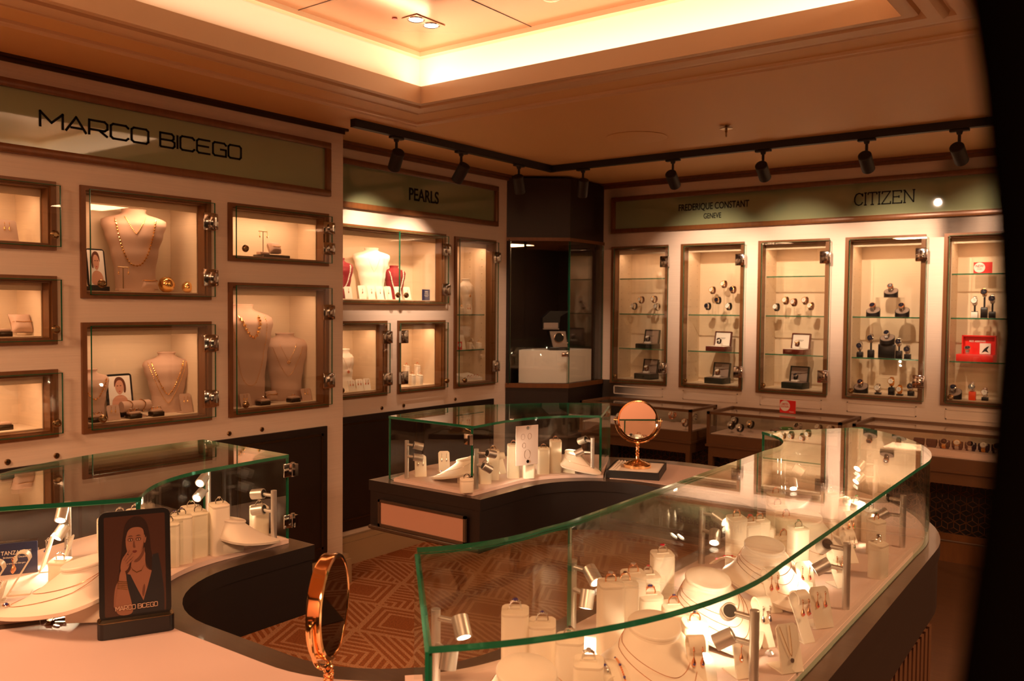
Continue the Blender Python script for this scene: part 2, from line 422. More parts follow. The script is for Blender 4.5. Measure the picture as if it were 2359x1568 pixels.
# crown, baseboards
b = MB()
for off, z0, z1 in ((.022, ZC-.012, ZC), (.008, ZC-.028, ZC-.012)):
    b.box(XM, XM+off, -1.25, 3.175+off, z0, z1)
struct('trim_4', b, 'bronze_dark')
b = MB()
for off, z0, z1 in ((.03, ZC-.018, ZC), (.012, ZC-.04, ZC-.018)):
    b.box(XP, XP+off, 3.175, 4.96, z0, z1); b.box(-3.5, 2.3, YW-off, YW, z0, z1)
struct('trim_5', b, 'bronze')
b = MB()
def bb(mb, poly, z, t): mb.prism(poly, 0, z)
b.box(XM, XM+.035, -1.25, 3.175+.035, 0, .13); b.box(XM, XM+.022, -1.25, 3.175+.022, .13, .155); b.box(XP, XM, 3.175, 3.21, 0, .13); b.box(XP, XM, 3.175, 3.197, .13, .155)
struct('baseboard_left', b, 'base')
b = MB(); b.box(XP, XP+.05, 3.235, 4.96, 0, .13); b.box(XP, XP+.035, 3.235, 4.96, .13, .16); struct('baseboard_left_recess', b, 'base')
b = MB(); b.box(-3.5, 2.3, YW-.04, YW, 0, .12); struct('baseboard_back', b, 'bronze')

# dark cabinets below the display windows
def low_cabinet(name, label, ax, fixed, u0, u1, z0, z1, panels):
    def P(a, c): return lambda mb, ua, ub, za, zb, d0, d1: mb.box(fixed+d0, fixed+d1, ua, ub, za, zb)
    r = root(name, label, 'cabinet', (fixed, (u0+u1)/2, z0))
    def bx(mb, ua, ub, za, zb, d0, d1): mb.box(d0, d1, ua-(u0+u1)/2, ub-(u0+u1)/2, za-z0, zb-z0)
    b = MB(); bx(b, u0, u1, z0, z1, 0, .012); part('body', b, 'dark', r)
    for pa, pb in panels:
        b = MB(); bx(b, pa, pb, z0+.06, z1-.035, .012, .02); part('door', b, 'dark', r)
        b = MB(); e = .012
        for q in ((pa, pb, z1-.047, z1-.035), (pa, pb, z0+.06, z0+.072), (pa, pa+e, z0+.06, z1-.035), (pb-e, pb, z0+.06, z1-.035)): bx(b, *q, .02, .026)
        part('molding', b, 'bronze_dark', r)
    return r
low_cabinet('wall_cabinet', 'dark veneered low cabinet set in the wall under the large gold jewellery windows', 0, XM, -.3, 3.058, .16, .866, [(1.83, 2.42), (2.5, 3.02), (1.16, 1.75)])
low_cabinet('wall_cabinet', 'dark veneered low cabinet set in the recessed wall under the pearl windows', 0, XP, 3.24, 4.80, .19, .856, [(3.3, 4.0), (4.06, 4.75)])

def lock(x, y, z, rz, label, grp):
    b = MB(); X = X4((0, 0, 0), 0, R(90))
    b.lathe([(.0115, 0), (.0115, .004), (.009, .006), (.007, .006), (.006, .003)], 20, 0, X); b.box(-.001, .001, -.0075, -.0035, -.004, .004, 1)
    solo('cylinder_lock', label, 'lock', b, ['brass', 'black'], (x, y, z), rz, grp)
for y in (1.479, 1.663, 2.465, 2.651): lock(XM, y, .890, R(90), 'small round brass cylinder lock in the cream wall below the large gold jewellery windows', 'cylinder locks on the near wall')
for y in (3.716, 3.904, 4.395): lock(XP, y, .882, R(90), 'small round brass cylinder lock in the recessed wall below the pearl windows', 'cylinder locks on the recessed wall')
# framed relief panels pressed into the wallpaper below windows
b = MB()
def relief(u0, u1, z0, z1):
    e = .006
    for q in ((u0, u1, z0, z0+e), (u0, u1, z1-e, z1), (u0, u0+e, z0, z1), (u1-e, u1, z0, z1)): b.box(q[0], q[1], YW-.005, YW, q[2], q[3])
for r_ in WW.values(): relief(r_[0]+.03, r_[1]-.03, .852, .915)
struct('trim_6', b, 'wallpaper')

# ================================================================ SIGNS
def strokes(mb, segs, w, X, ext=.002, off=(0, 0), sc=(1, 1)):
    """band lettering: polylines in local x/z, drawn as mitred bars lying in the plane"""
    for pl in segs:
        P_ = [Vector((off[0]+p[0]*sc[0], off[1]+p[1]*sc[1])) for p in pl]
        closed = (P_[0]-P_[-1]).length < 1e-6
        n = len(P_)
        for i in range(n-1):
            a, c = P_[i], P_[i+1]; d = (c-a).normalized(); nn = Vector((-d.y, d.x))
            e0 = w/2*(1 if (i > 0 or closed) else 0); e1 = w/2*(1 if (i < n-2 or closed) else 0)
            # keep joints square
            a2, c2 = a-d*e0*.8, c+d*e1*.8
            q = [a2-nn*w/2, c2-nn*w/2, c2+nn*w/2, a2+nn*w/2]
            v = [(p.x, 0, p.y) for p in q]+[(p.x, -ext, p.y) for p in q]
            mb.add(v, [(0, 1, 2, 3), (7, 6, 5, 4), (0, 4, 5, 1), (1, 5, 6, 2), (2, 6, 7, 3), (3, 7, 4, 0)], 0, X)
K = .18
LET = {
 'M': [[(0, 0), (.0, 1), (.5, .35), (1, 1), (1, 0)]],
 'A': [[(-.05, 0), (.5, 1), (1.05, 0)], [(.2, .28), (.85, .28)]],
 'R': [[(0, 0), (0, 1), (.85, 1), (1, .85), (1, .52), (.85, .38), (0, .38)], [(.55, .38), (1.02, 0)]],
 'C': [[(1, .8), (1, .87), (.87, 1), (.13, 1), (0, .87), (0, .13), (.13, 0), (.87, 0), (1, .13), (1, .2)]],
 'O': [[(.13, 0), (0, .13), (0, .87), (.13, 1), (.87, 1), (1, .87), (1, .13), (.87, 0), (.13, 0)]],
 'B': [[(0, 0), (0, 1), (.8, 1), (.93, .87), (.93, .65), (.8, .53), (0, .53)], [(.8, .53), (1, .4), (1, .13), (.87, 0), (0, 0)]],
 'I': [[(0, 0), (0, 1)]],
 'E': [[(1, 1), (.13, 1), (0, .87), (0, .13), (.13, 0), (1, 0)], [(0, .52), (.9, .52)]],
 'G': [[(1, .8), (1, .87), (.87, 1), (.13, 1), (0, .87), (0, .13), (.13, 0), (1, 0), (1, .5), (.55, .5)]],
 'T': [[(0, 1), (1, 1)], [(.5, 1), (.5, 0)], [(.3, 0), (.7, 0)], [(0, 1), (0, .82)], [(1, 1), (1, .82)]],
 'Z': [[(.05, .82), (.05, 1), (.95, 1), (.0, 0), (1, 0), (1, .2)]],
 'N': [[(0, 0), (0, 1)], [(0, 1), (1, 0)], [(1, 0), (1, 1)], [(-.15, 0), (.15, 0)], [(-.15, 1), (.1, 1)], [(.85, 1), (1.15, 1)]],
 'c': [[(.95, .75), (.8, .93), (.5, 1), (.2, .9), (.03, .65), (.03, .35), (.2, .1), (.5, 0), (.8, .07), (.97, .25)], [(.95, .72), (.95, .98)]],
 'i': [[(0, 0), (0, 1)], [(-.16, 0), (.16, 0)], [(-.16, 1), (.16, 1)]],
 'e': [[(0, 0), (0, 1)], [(-.12, 1), (.9, 1), (.9, .82)], [(-.12, 0), (.95, 0), (.95, .2)], [(0, .52), (.65, .52)], [(.65, .62), (.65, .42)]],
}
def lettering(mb, word, x0, x1, z0, h, w, X, gap=.28, narrow={'I': .01, 'i': .02, ' ': .35}):
    ws = [narrow.get(c, 1.0 if c != 'M' else 1.15) for c in word]
    tot = sum(ws)+gap*(len(word)-1); u = (x1-x0)/tot; x = x0
    for c, cw in zip(word, ws):
        if c != ' ': strokes(mb, LET[c], w, X, off=(x, z0), sc=(u*cw if cw > .1 else u, h))
        x += u*(cw+gap)

def sign_box(name, label, loc, rz, L, H, lower=0):
    """lit fascia: bronze frame round a glossy green glass panel; local x along wall, -y outwards"""
    r = root(name, label, 'sign', loc, rz)
    b = MB(); e = .032
    b.box(0, L, -.028, 0, 0, e, bev=.003); b.box(0, L, -.028, 0, H-e, H, bev=.003); b.box(0, e, -.028, 0, e, H-e, bev=.003); b.box(L-e, L, -.028, 0, e, H-e, bev=.003)
    part('frame', b, 'bronze', r)
    b = MB(); b.box(e, L-e, -.010, -.002, e, H-e); part('glass_panel', b, 'signglass', r)
    return r
s = sign_box('wall_sign', 'long green glass sign with squared dark capitals above the gold jewellery windows', (XM, .47, 2.070), R(90), 2.602, .278)
b = MB(); X = X4((0, -.011, 0))
lettering(b, 'MARCO', 1.140, 1.590, .118, .060, .0085, X, gap=.20); part('lettering', b, 'letter', s)
b = MB(); lettering(b, 'BICEGO', 1.645, 2.058, .118, .060, .0085, X, gap=.20); part('lettering', b, 'letter', s)
s = sign_box('wall_sign', 'green glass sign reading PEARLS on the recessed wall', (XP, 3.21, 2.064), R(90), 1.61, .278)
text('lettering', 'PEARLS', .108, s, (4.07-3.21, -.012, .130), (R(90), 0, 0), sx=.80, ext=.001)
s = sign_box('wall_sign', 'long green glass sign with two dark names above the five watch windows', (-3.385, YW, 2.060), 0, 3.9, .270)
text('lettering', 'FREDERIQUE CONSTANT', .066, s, (-2.572+3.385, -.012, .158), (R(90), 0, 0), sx=.70, ext=.001)
text('lettering', 'GENEVE', .052, s, (-2.575+3.385, -.012, .090), (R(90), 0, 0), sx=.70, ext=.001)
b = MB(); lettering(b, 'ciTiZeN', -1.615+3.385, -1.267+3.385, .100, .075, .007, X4((0, -.011, 0)), gap=.28)
part('lettering', b, 'letter', s)

# ================================================================ WALL WINDOWS
def knob_mesh():
    b = MB(); X = X4((0, 0, 0), 0, R(90))
    b.lathe([(.006, 0), (.006, .012), (.016, .014), (.018, .020), (.014, .028), (.009, .030), (.008, .027)], 18, 0, X)
    return b
HINGE = None
def hinge_mesh():
    b = MB()
    b.box(-.034, .030, -.006, .0, -.040, .040, bev=.003); b.box(-.008, .034, -.016, -.006, -.026, .026, bev=.003); b.box(.024, .036, -.014, .010, -.036, .036, bev=.003)
    b.cyl((.022, -.014, -.02), (.022, -.014, .02), .006, n=12)
    return b
KNOB = knob_mesh().mesh('knob', 'brass'); HINGE = hinge_mesh().mesh('hinge', 'steel')
def window_case(name, label, side, rect, depth, hinges=('R',), shelves=(), watts=3.0, knob=None, split=None, lift=.022, dark=False):
    u0, u1, z0, z1 = rect; W, H = u1-u0, z1-z0
    if side == 'M': loc, rz = (XM, u0, z0), R(90)
    elif side == 'P': loc, rz = (XP, u0, z0), R(90)
    else: loc, rz = (u0, YW, z0), 0
    r = root(name, label, 'display case', loc, rz)
    e = .020
    b = MB()      # frame: face ring with lining going into the niche
    for q in ((0, W, 0, e), (0, W, H-e, H), (0, e, e, H-e), (W-e, W, e, H-e)):
        b.box(q[0], q[1], -.014, 0, q[2], q[3])
    t = .007; d0 = .055
    b.box(e, W-e, 0, d0, e, e+t); b.box(e, W-e, 0, d0, H-e-t, H-e); b.box(e, e+t, 0, d0, e+t, H-e-t); b.box(W-e-t, W-e, 0, d0, e+t, H-e-t)
    part('frame', b, 'bronze', r)
    i = e+.012; b = MB()      # lining, open towards the room
    k = .004
    b.box(i-k, W-i+k, depth, depth+k, i-k, H-i+k); b.box(i-k, i, .055, depth, i-k, H-i+k); b.box(W-i, W-i+k, .055, depth, i-k, H-i+k)
    b.box(i, W-i, .055, depth, i-k, i); b.box(i, W-i, .055, depth, H-i, H-i+k)
    part('lining', b, 'niche', r)
    n = len(shelves)
    for k_, zs in enumerate(shelves):
        b = MB(); b.box(i, W-i, .065, depth-.01, zs-z0-.008, zs-z0, 0); b.box(i, W-i, .0645, .065, zs-z0-.008, zs-z0, 1)
        sh = part('shelf', b, ['glass', 'edge'], r)
    if side in 'PW' and H > .6:
        b = MB()
        for yy in (.09, .20):
            for zz in range(int(H/.05)-2): b.cyl((i, yy, .08+zz*.05), (i+.0012, yy, .08+zz*.05), .0022, n=6)
            for zz in range(int(H/.05)-2): b.cyl((W-i-.0012, yy, .08+zz*.05), (W-i, yy, .08+zz*.05), .0022, n=6)
        part('peg_holes', b, 'brass', r)
    # glass leaves in front of the frame
    leaves = [(.030, W+.012)] if split is None else [(-.012, split-u0-.001), (split-u0+.001, W+.012)]
    if split is None and hinges[0] == 'L': leaves = [(.006, W+.012)]
    hs = list(hinges)
    for (a, c), hd in zip(leaves, hs):
        b = MB(); y = -lift
        zb, zt = .014, H-.014
        b.box(a, c, y-.006, y, zb, zt, 0)
        for q in ((a, a+.0025, zb, zt), (c-.0025, c, zb, zt), (a, c, zb, zb+.0025), (a, c, zt-.0025, zt)): b.box(q[0], q[1], y-.0062, y+.0002, q[2], q[3], 1)
        g = part('glass_door', b, ['glass', 'edge'], r)
        nh = (.22, .78) if H > .35 else (.33, .72)
        if H > .9: nh = (.13, .88)
        for hz in nh:
            h = link(D.objects.new('hinge', HINGE), g); h.location = ((c-.030) if hd == 'R' else (a+.028), y-.0065, H*hz)
            h.scale = (1 if hd == 'R' else -1, 1, 1 if H > .35 else .8)
        kx = (a+.035) if hd == 'R' else (c-.035)
        if knob is not None and knob != 'none':
            h = link(D.objects.new('knob', KNOB), g); h.location = (kx, y-.0065, .06 if H < .9 else .055)
    b = MB(); b.box(i, W-i, .0555, .0615, H-i-.026, H-i); part('light_valance', b, 'niche', r)  # valance strip put in to screen the window light from view
    a = area('window_light', (W/2, .080, H-i-.014), (W/2, .17, 0), watts*(.36 if side != 'W' else .30), W*.7, .03, WARM, r)
    return r
mw = [('A1', 'small low glass-fronted wall window top left, at the picture edge'), ('A2', 'small glass-fronted wall window at the left picture edge holding a pillow with bracelet'),
      ('A3', 'small glass-fronted wall window bottom left with a bare lit interior')]
for k_, lb in mw: window_case('wall_display_case', lb, 'M', MBW[k_], .27, ('L',), watts=2.2, knob='y')
window_case('wall_display_case', 'wide glass-fronted wall window with one tall bust, a portrait card and two gold balls', 'M', MBW['B1'], .27, ('R',), watts=2.6, knob='y')
window_case('wall_display_case', 'wide glass-fronted wall window crowded with rings, a bracelet roll and a portrait card', 'M', MBW['B2'], .27, ('R',), watts=2.0, knob='y')
window_case('wall_display_case', 'low wide wall window with an earring tree and a bracelet pillow', 'M', MBW['C1'], .20, ('R',), watts=2.4, knob='y')
window_case('wall_display_case', 'tall wall window with two suede necklace busts', 'M', MBW['C2'], .27, ('R',), watts=2.2, knob='y')
window_case('wall_display_case', 'double-door wall window with pearls on red and white busts', 'P', PW['P1'], .26, ('L', 'R'), watts=4.2, knob='y', split=3.84)
window_case('wall_display_case', 'square wall window with a slim white bust and leaning earring cards', 'P', PW['P2'], .26, ('R',), watts=1.8, knob='y')
window_case('wall_display_case', 'square wall window holding only white ring blocks', 'P', PW['P3'], .26, ('L',), watts=2.4, knob='y')
window_case('wall_display_case', 'narrow tall wall window with glass shelves beside the dark corner column', 'P', PW['P4'], .26, ('R',), shelves=(1.449, 1.205), watts=2.2, knob='y')
wl = ['narrow tall watch window next to the dark corner column', 'tall watch window with six watches around a small riser above two open boxes', 'tall watch window with five watches in a row above two open boxes',
      'tall watch window with three round black watch stands in a triangle', 'tall watch window with an open bright red box']
ws = [(1.725, 1.460, 1.199), (1.460, 1.199), (1.725, 1.460, 1.199), (1.460, 1.199), (1.725, 1.460, 1.199)]
for i in range(5): window_case('wall_display_case', wl[i], 'W', WW['W%d' % (i+1)], .25, ('R',), shelves=ws[i], watts=1.9, knob='y')
# ================================================================ ISLAND COUNTER AND GLASS CASES
CZT = .87                                         # counter top
NW, NE, SW_, SE = (-1.50, 2.46), (-1.25, 2.46), (-1.50, 1.27), (-1.25, 1.275)
def ring_poly(ro, ri, e0=0.0, e1=0.0):
    """C-shaped plan: outer radius ro, inner radius ri about the corner centres; open to the left between y 1.50 and 2.19"""
    ox0, ox1 = SW_[0]-ro, SE[0]+ro
    p = [(ox0, 1.50-e0)]+arc(*SW_, ro, 180, 270, 20)+arc(*SE, ro+.005, 270, 360, 20)+arc(*NE, ro-.028, 0, 90, 20)+arc(*NW, ro, 90, 180, 20)+[(ox0, 2.19+e1)]
    p += [(NW[0]-ri, 2.19+e1)]+arc(*NW, ri, 180, 90, 12)+arc(*NE, ri, 90, 0, 12)+arc(*SE, ri, 0, -90, 12)+arc(*SW_, ri, 270, 180, 12)+[(SW_[0]-ri, 1.50-e0)]
    return p
def strip_prism(mb, poly, z0, z1, half, mi=0):
    """C-polygon as quads between outer and inner boundary (both listed the same way round)"""
    out, inn = poly[:half], poly[half:][::-1]
    def res(pl, n):
        L = [0]
        for a, c in zip(pl, pl[1:]): L.append(L[-1]+math.dist(a, c))
        q = []
        for i in range(n+1):
            t = L[-1]*i/n; k = 0
            while k < len(L)-2 and L[k+1] < t: k += 1
            f = (t-L[k])/max(1e-9, L[k+1]-L[k]); q.append((pl[k][0]+(pl[k+1][0]-pl[k][0])*f, pl[k][1]+(pl[k+1][1]-pl[k][1])*f))
        return q
    return out, inn
def cpoly_solid(mb, poly, z0, z1, mi=0, side=None):
    """extrude a concave polygon with its caps triangulated"""
    from mathutils.geometry import tessellate_polygon
    tri = tessellate_polygon([[Vector((x, y, 0)) for x, y in poly]])
    n = len(poly); v = [(x, y, z0) for x, y in poly]+[(x, y, z1) for x, y in poly]
    mb.add(v, [tuple(t) for t in tri]+[tuple(n+i for i in t) for t in tri], mi); mb.add(v, [(i, (i+1) % n, n+(i+1) % n, n+i) for i in range(n)], mi if side is None else side)
    return mb
RC = root('island_counter', 'C-shaped dark wood jewellery counter carrying the three curved glass cases', 'counter', (0, 0, 0))
b = MB(); cpoly_solid(b, ring_poly(.805, .282), .832, CZT, 0, 1); part('countertop', b, ['counter', 'apron'], RC)
b = MB(); cpoly_solid(b, ring_poly(.80, .287, .004, .004), .69, .832); part('apron', b, 'apron', RC)
def band(r0, r1, segs):
    """segs: outer point list builder for a partial ring"""
    return segs(r1)+segs(r0)[::-1]
b = MB()
cpoly_solid(b, band(.60, .755, lambda r: arc(*SW_, r, 262, 270, 3)+arc(*SE, r, 270, 360, 20)+arc(*NE, r, 0, 70, 14)), 0, .69)
nfl = 46
pth = arc(*SE, .755, 300, 360, 12)+arc(*NE, .755, 0, 70, 14)
part('pedestal', b, 'body', RC)
b = MB()
for i in range(40):
    y = 1.1+i*.045
    if y < 2.5: b.box(SE[0]+.755, SE[0]+.763, y, y+.026, .05, .66)
part('fluting', b, 'body', RC)
# pale end panel with its molding on the far block
b = MB(); b.box(-2.235, -1.845, 2.1825, 2.1845, .722, .800); part('end_panel', b, 'suede', RC, 'pink-beige suede end panel')
b = MB()
for q in ((-2.245, -1.835, .800, .808), (-2.245, -1.835, .712, .722), (-2.245, -2.235, .712, .808), (-1.845, -1.835, .712, .808)): b.box(q[0], q[1], 2.177, 2.1855, q[2], q[3])
b.box(-2.29, -1.785, 2.172, 2.188, .699, .711, bev=.003)
part('panel_molding', b, 'counter', RC)
# pale writing surfaces let into the top
def inlay(pl):
    b = MB(); cpoly_solid(b, pl, CZT-.001, CZT+.0015); part('inlay', b, 'inlay', RC, 'pinkish white leather writing surface')
inlay(arc(*SW_, .72, 243, 270, 8)+arc(*SE, .72, 270, 312, 10)+arc(*SE, .335, 312, 270, 8)+arc(*SW_, .335, 270, 243, 6))
inlay(arc(*NW, .72, 114, 90, 8)+arc(*NE, .72, 90, 60, 8)+arc(*NE, .335, 60, 90, 8)+arc(*NW, .335, 90, 114, 6))

GZ0, GZ1 = .872, 1.101
def wall_strip(mb, path, off, z0, z1, t=.009):
    n = len(path); L, Rr = [], []
    for i, p in enumerate(path):
        a, c = path[max(i-1, 0)], path[min(i+1, n-1)]
        dx, dy = c[0]-a[0], c[1]-a[1]; l = math.hypot(dx, dy); nx, ny = -dy/l, dx/l
        L.append((p[0]+nx*t/2, p[1]+ny*t/2)); Rr.append((p[0]-nx*t/2, p[1]-ny*t/2))
    for i in range(n-1):
        q = [L[i], L[i+1], Rr[i+1], Rr[i]]; v = [(x, y, z0) for x, y in q]+[(x, y, z1) for x, y in q]
        mb.add(v, [(0, 1, 5, 4), (2, 3, 7, 6)], 0); mb.add(v, [(4, 5, 6, 7), (3, 2, 1, 0)], 1)
        if i == 0: mb.add(v, [(3, 0, 4, 7)], 1)
        if i == n-2: mb.add(v, [(1, 2, 6, 5)], 1)
def glass_case(name, label, outer, inner, rootloc, deckpoly, splits=1, isplits=1):
    r = root(name, label, 'glass case', rootloc)
    ox, oy, oz = rootloc
    sh = lambda pl: [(x-ox, y-oy) for x, y in pl]
    o_, i_ = sh(outer), sh(inner)
    b = MB(); cpoly_solid(b, sh(deckpoly), 0.0005, .012); part('deck', b, 'deck', r, 'pinkish suede floor of the case')
    poly = o_+i_[::-1]; t = .0085; b = MB(); H1 = GZ1-oz
    from mathutils.geometry import tessellate_polygon
    tri = tessellate_polygon([[Vector((x, y, 0)) for x, y in poly]]); n = len(poly)
    v = [(x, y, H1-t) for x, y in poly]+[(x, y, H1) for x, y in poly]
    b.add(v, [tuple(q) for q in tri]+[tuple(n+q_ for q_ in q) for q in tri], 0); b.add(v, [(i, (i+1) % n, n+(i+1) % n, n+i) for i in range(n)], 1)
    part('top_pane', b, ['glass', 'edge'], r)
    def pane(nm, pl):
        b = MB(); wall_strip(b, pl, 0, .002, H1-t-.0005); part(nm, b, ['glass', 'edge'], r)
    def trimmed(pl, e=.0035):
        return pl
    def chop(pl, k):
        m_ = max(2, len(pl)//k); out = []; i = 0
        while i < len(pl)-1:
            j = min(i+m_, len(pl)-1)
            if len(pl)-1-j < m_//2: j = len(pl)-1
            out.append(pl[i:j+1]); i = j
        return out
    # pull the walls in a little so the top overhangs
    cxm = sum(p[0] for p in poly)/n; cym = sum(p[1] for p in poly)/n
    def pull(pl, e):
        out = []
        for i, p in enumerate(pl):
            a, c = pl[max(i-1, 0)], pl[min(i+1, len(pl)-1)]
            dx, dy = c[0]-a[0], c[1]-a[1]; l = math.hypot(dx, dy)
            out.append((p[0]-dy/l*e, p[1]+dx/l*e))
        return out
    oi = pull(o_, .006*(1)); ii = pull(i_, -.006)
    for s_ in chop(oi, splits): pane('outer_pane', s_)
    for s_ in chop(ii, isplits): pane('inner_pane', s_)
    pane('end_pane', [oi[0], ii[0]]); pane('end_pane', [oi[-1], ii[-1]])
    return r
def dense(p, q, n=6): return [(p[0]+(q[0]-p[0])*i/n, p[1]+(q[1]-p[1])*i/n) for i in range(n+1)]
# outer paths run counter-clockwise round the island so the case lies on their left
Lo = dense((-2.275, 1.493), (-2.275, 1.30), 3)+arc(*SW_, .775, 180, 239, 16); Li = [(-1.872, 1.487), (-1.868, 1.38)]+arc(*SW_, .36, 180, 239, 14)
LCASE = glass_case('glass_case', 'curved glass counter case in front of the large gold jewellery wall', Lo, Li, (-2.05, 1.25, CZT),
    dense((-2.29, 1.47), (-2.29, 1.27), 3)+arc(*SW_, .79, 180, 240, 16)+arc(*SW_, .345, 240, 180, 14)+[(-1.845, 1.465)], 1)
Fo = arc(*NW, .775, 118, 180, 16)+dense((-2.275, 2.45), (-2.26, 2.245), 3); Fi = arc(*NW, .355, 120, 180, 14)+[(-1.862, 2.42), (-1.852, 2.238)]
FCASE = glass_case('glass_case', 'glass counter case with curved front in front of the dark corner column', Fo, Fi, (-2.0, 2.65, CZT),
    arc(*NW, .79, 118, 180, 16)+[(-2.21, 2.222), (-1.835, 2.215)]+arc(*NW, .34, 180, 118, 14), 1)
Ro = arc(*SE, .775, -43, 0, 14)+dense((-.478, 1.35), (-.50, 2.38), 14)+arc(*NE, .75, 0, 56, 14)
Ri = arc(*SE, .352, -41, 0, 12)+dense((-.888, 1.35), (-.905, 2.38), 14)+arc(*NE, .35, 0, 56, 12)
RCASE = glass_case('glass_case', 'long curved glass counter case full of lit jewellery, nearest the viewer', Ro, Ri, (-.70, 1.85, CZT),
    arc(*SE, .764, -44, 0, 14)+arc(*NE, .738, 0, 57, 14)+arc(*NE, .34, 57, 0, 12)+arc(*SE, .34, 0, -44, 12), 1, 3)
# hinges of the case doors
def case_hinge(parent, x, y, z, rz):
    b = MB(); X = X4((0, 0, 0), rz)
    b.box(-.030, -.004, -.0095, -.005, -.018, .018, 0, X, .001); b.cyl((0, -.007, -.019), (0, -.007, .019), .0055, n=12, X=X); b.box(-.004, .006, -.022, -.005, -.016, .016, 0, X)
    h = part('hinge', b, 'steel', parent); h.location = (x, y, z)
for z in (.055, .192): case_hinge(LCASE, -1.866+2.05, 1.490-1.25, z, R(90))
for z in (.045, .185): case_hinge(FCASE, -1.858+2.0, 2.240-2.65, z, 0)

# ================================================================ CASE LAMPS
def lamp_head(r, ax, L=.034, rad=.0135):
    """ax: pose matrix, light leaves along local +x"""
    b = MB(); X = ax @ X4((0, 0, 0), 0, 0, R(90))
    b.lathe([(.0, -L*.0), (rad*.9, 0), (rad, .001), (rad, L), (rad*.80, L+.0004), (rad*.78, L-.004), (0, L-.004)], 24, 0, X, caps=False)
    b.lathe([(0, -.0005), (rad*.8, -.0005), (rad*.8, .0003)], 20, 1, X, caps=False)
    h = part('head', b, ['alu', 'black'], r)
    b = MB(); b.lathe([(rad*.70, L-.0035), (rad*.70, L-.0030)], 20, 0, X); part('bulb', b, 'glow', h)
    return h
def case_lamp(px, py, label, heads, z=CZT+.012, hgt=.138, watts=1.0, pos=None, grp=None):
    """heads: (arm azimuth deg, pitch down deg, aim azimuth deg)"""
    p = Vector(pos) if pos else at(px, py, 2, z)
    r = root('case_lamp', label, 'lamp', p, 0, grp)
    b = MB(); b.lathe([(.0078, 0), (.0078, hgt-.0008), (.0070, hgt)], 24); part('post', b, 'alu', r)
    for k, (az, pitch, aa) in enumerate(heads):
        zz = hgt-.014-.042*k; a = R(az); q = Vector((math.cos(a)*.034, math.sin(a)*.034, zz))
        b = MB(); b.cyl((math.cos(a)*.006, math.sin(a)*.006, zz), q, .0048, n=14); part('arm', b, 'alu', r)
        X = Matrix.Translation(q+Vector((math.cos(a)*.012, math.sin(a)*.012, 0))) @ Matrix.Rotation(R(aa), 4, 'Z') @ Matrix.Rotation(R(pitch), 4, 'Y') @ Matrix.Translation((-.010, 0, 0))
        lamp_head(r, X)
        pos_ = X @ Vector((.036, 0, 0)); tg = X @ Vector((.3, 0, 0))
        spot('lamp_light', pos_, tg, watts, 95, .8, .008, (1, .72, .46), r)
    return r

# ================================================================ TRACK AND SPOTLIGHTS
tr = root('ceiling_track', 'black L-shaped lighting track under the ceiling in front of both window walls', 'light track', (-3.31, 4.79, ZC))
b = MB(); b.box(-.018, .018, 3.03-4.79, -.018, -.040, 0); part('rail', b, 'blackmat', tr)
b = MB(); b.box(.018, 3.6, -.018, .018, -.040, 0); part('rail', b, 'blackmat', tr)
b = MB(); b.box(-.019, .019, -.019, .019, -.041, 0); part('corner_joint', b, 'blackmat', tr)
def track_spot(x, y, aimv, label, watts):
    r = root('track_spotlight', label, 'spotlight', (x, y, ZC-.041), 0, 'black spotlights on the ceiling track')
    along = Vector((0, 1, 0)) if x < -3.28 and y < 4.7 else Vector((1, 0, 0))
    b = MB(); X = Matrix.Rotation(math.atan2(along.y, along.x), 4, 'Z')
    b.box(-.045, .045, -.014, .014, -.012, 0, X=X, bev=.002); b.lathe([(.012, -.026), (.016, -.012)], 16, X=X); b.cyl((0, 0, -.026), (0, 0, -.075), .0075, n=12); part('adapter', b, 'blackmat', r)
    d = (Vector(aimv)-Vector((x, y, ZC-.14))).normalized(); q = d.to_track_quat('-Z', 'Y').to_matrix().to_4x4()
    X = Matrix.Translation((0, 0, -.118)) @ q
    b = MB(); b.lathe([(0, .052), (.030, .052), (.034, .048), (.034, -.062), (.030, -.062), (.029, -.050), (.0, -.048)], 28, X=X, caps=False); h = part('head', b, 'blackmat', r)
    b = MB(); b.lathe([(.026, -.0475), (.026, -.0470)], 20, X=X); part('bulb', b, 'glow', h)
    p0 = X @ Vector((0, 0, -.064)); p1 = X @ Vector((0, 0, -1))
    spot('track_light', p0, p1, watts, 62, .9, .02, (1, .66, .45), r)
SP = [(-3.31, 3.34, (-3.80, 3.62, 1.85), 'black track spotlight nearest the free end of the rail', 42), (-3.31, 3.87, (-3.80, 3.95, 1.75), 'black track spotlight before the PEARLS sign, second from the rail end', 45),
      (-3.31, 4.43, (-3.60, 5.15, 1.15), 'black track spotlight just left of the rail corner, before the dark column', 14),
      (-3.06, 4.79, (-3.50, 5.25, 1.2), 'black track spotlight just right of the rail corner, before the dark column', 12),
      (-2.42, 4.79, (-2.58, 5.72, 1.75), 'black track spotlight above the first watch sign words', 60), (-1.86, 4.79, (-1.98, 5.72, 1.75), 'black track spotlight between the two names on the watch sign', 60),
      (-1.30, 4.79, (-1.35, 5.72, 1.75), 'black track spotlight above the serif name on the watch sign', 60), (-.86, 4.79, (-.80, 5.72, 1.8), 'black track spotlight last before the dark post at the right', 45)]
for s_ in SP: track_spot(*s_)

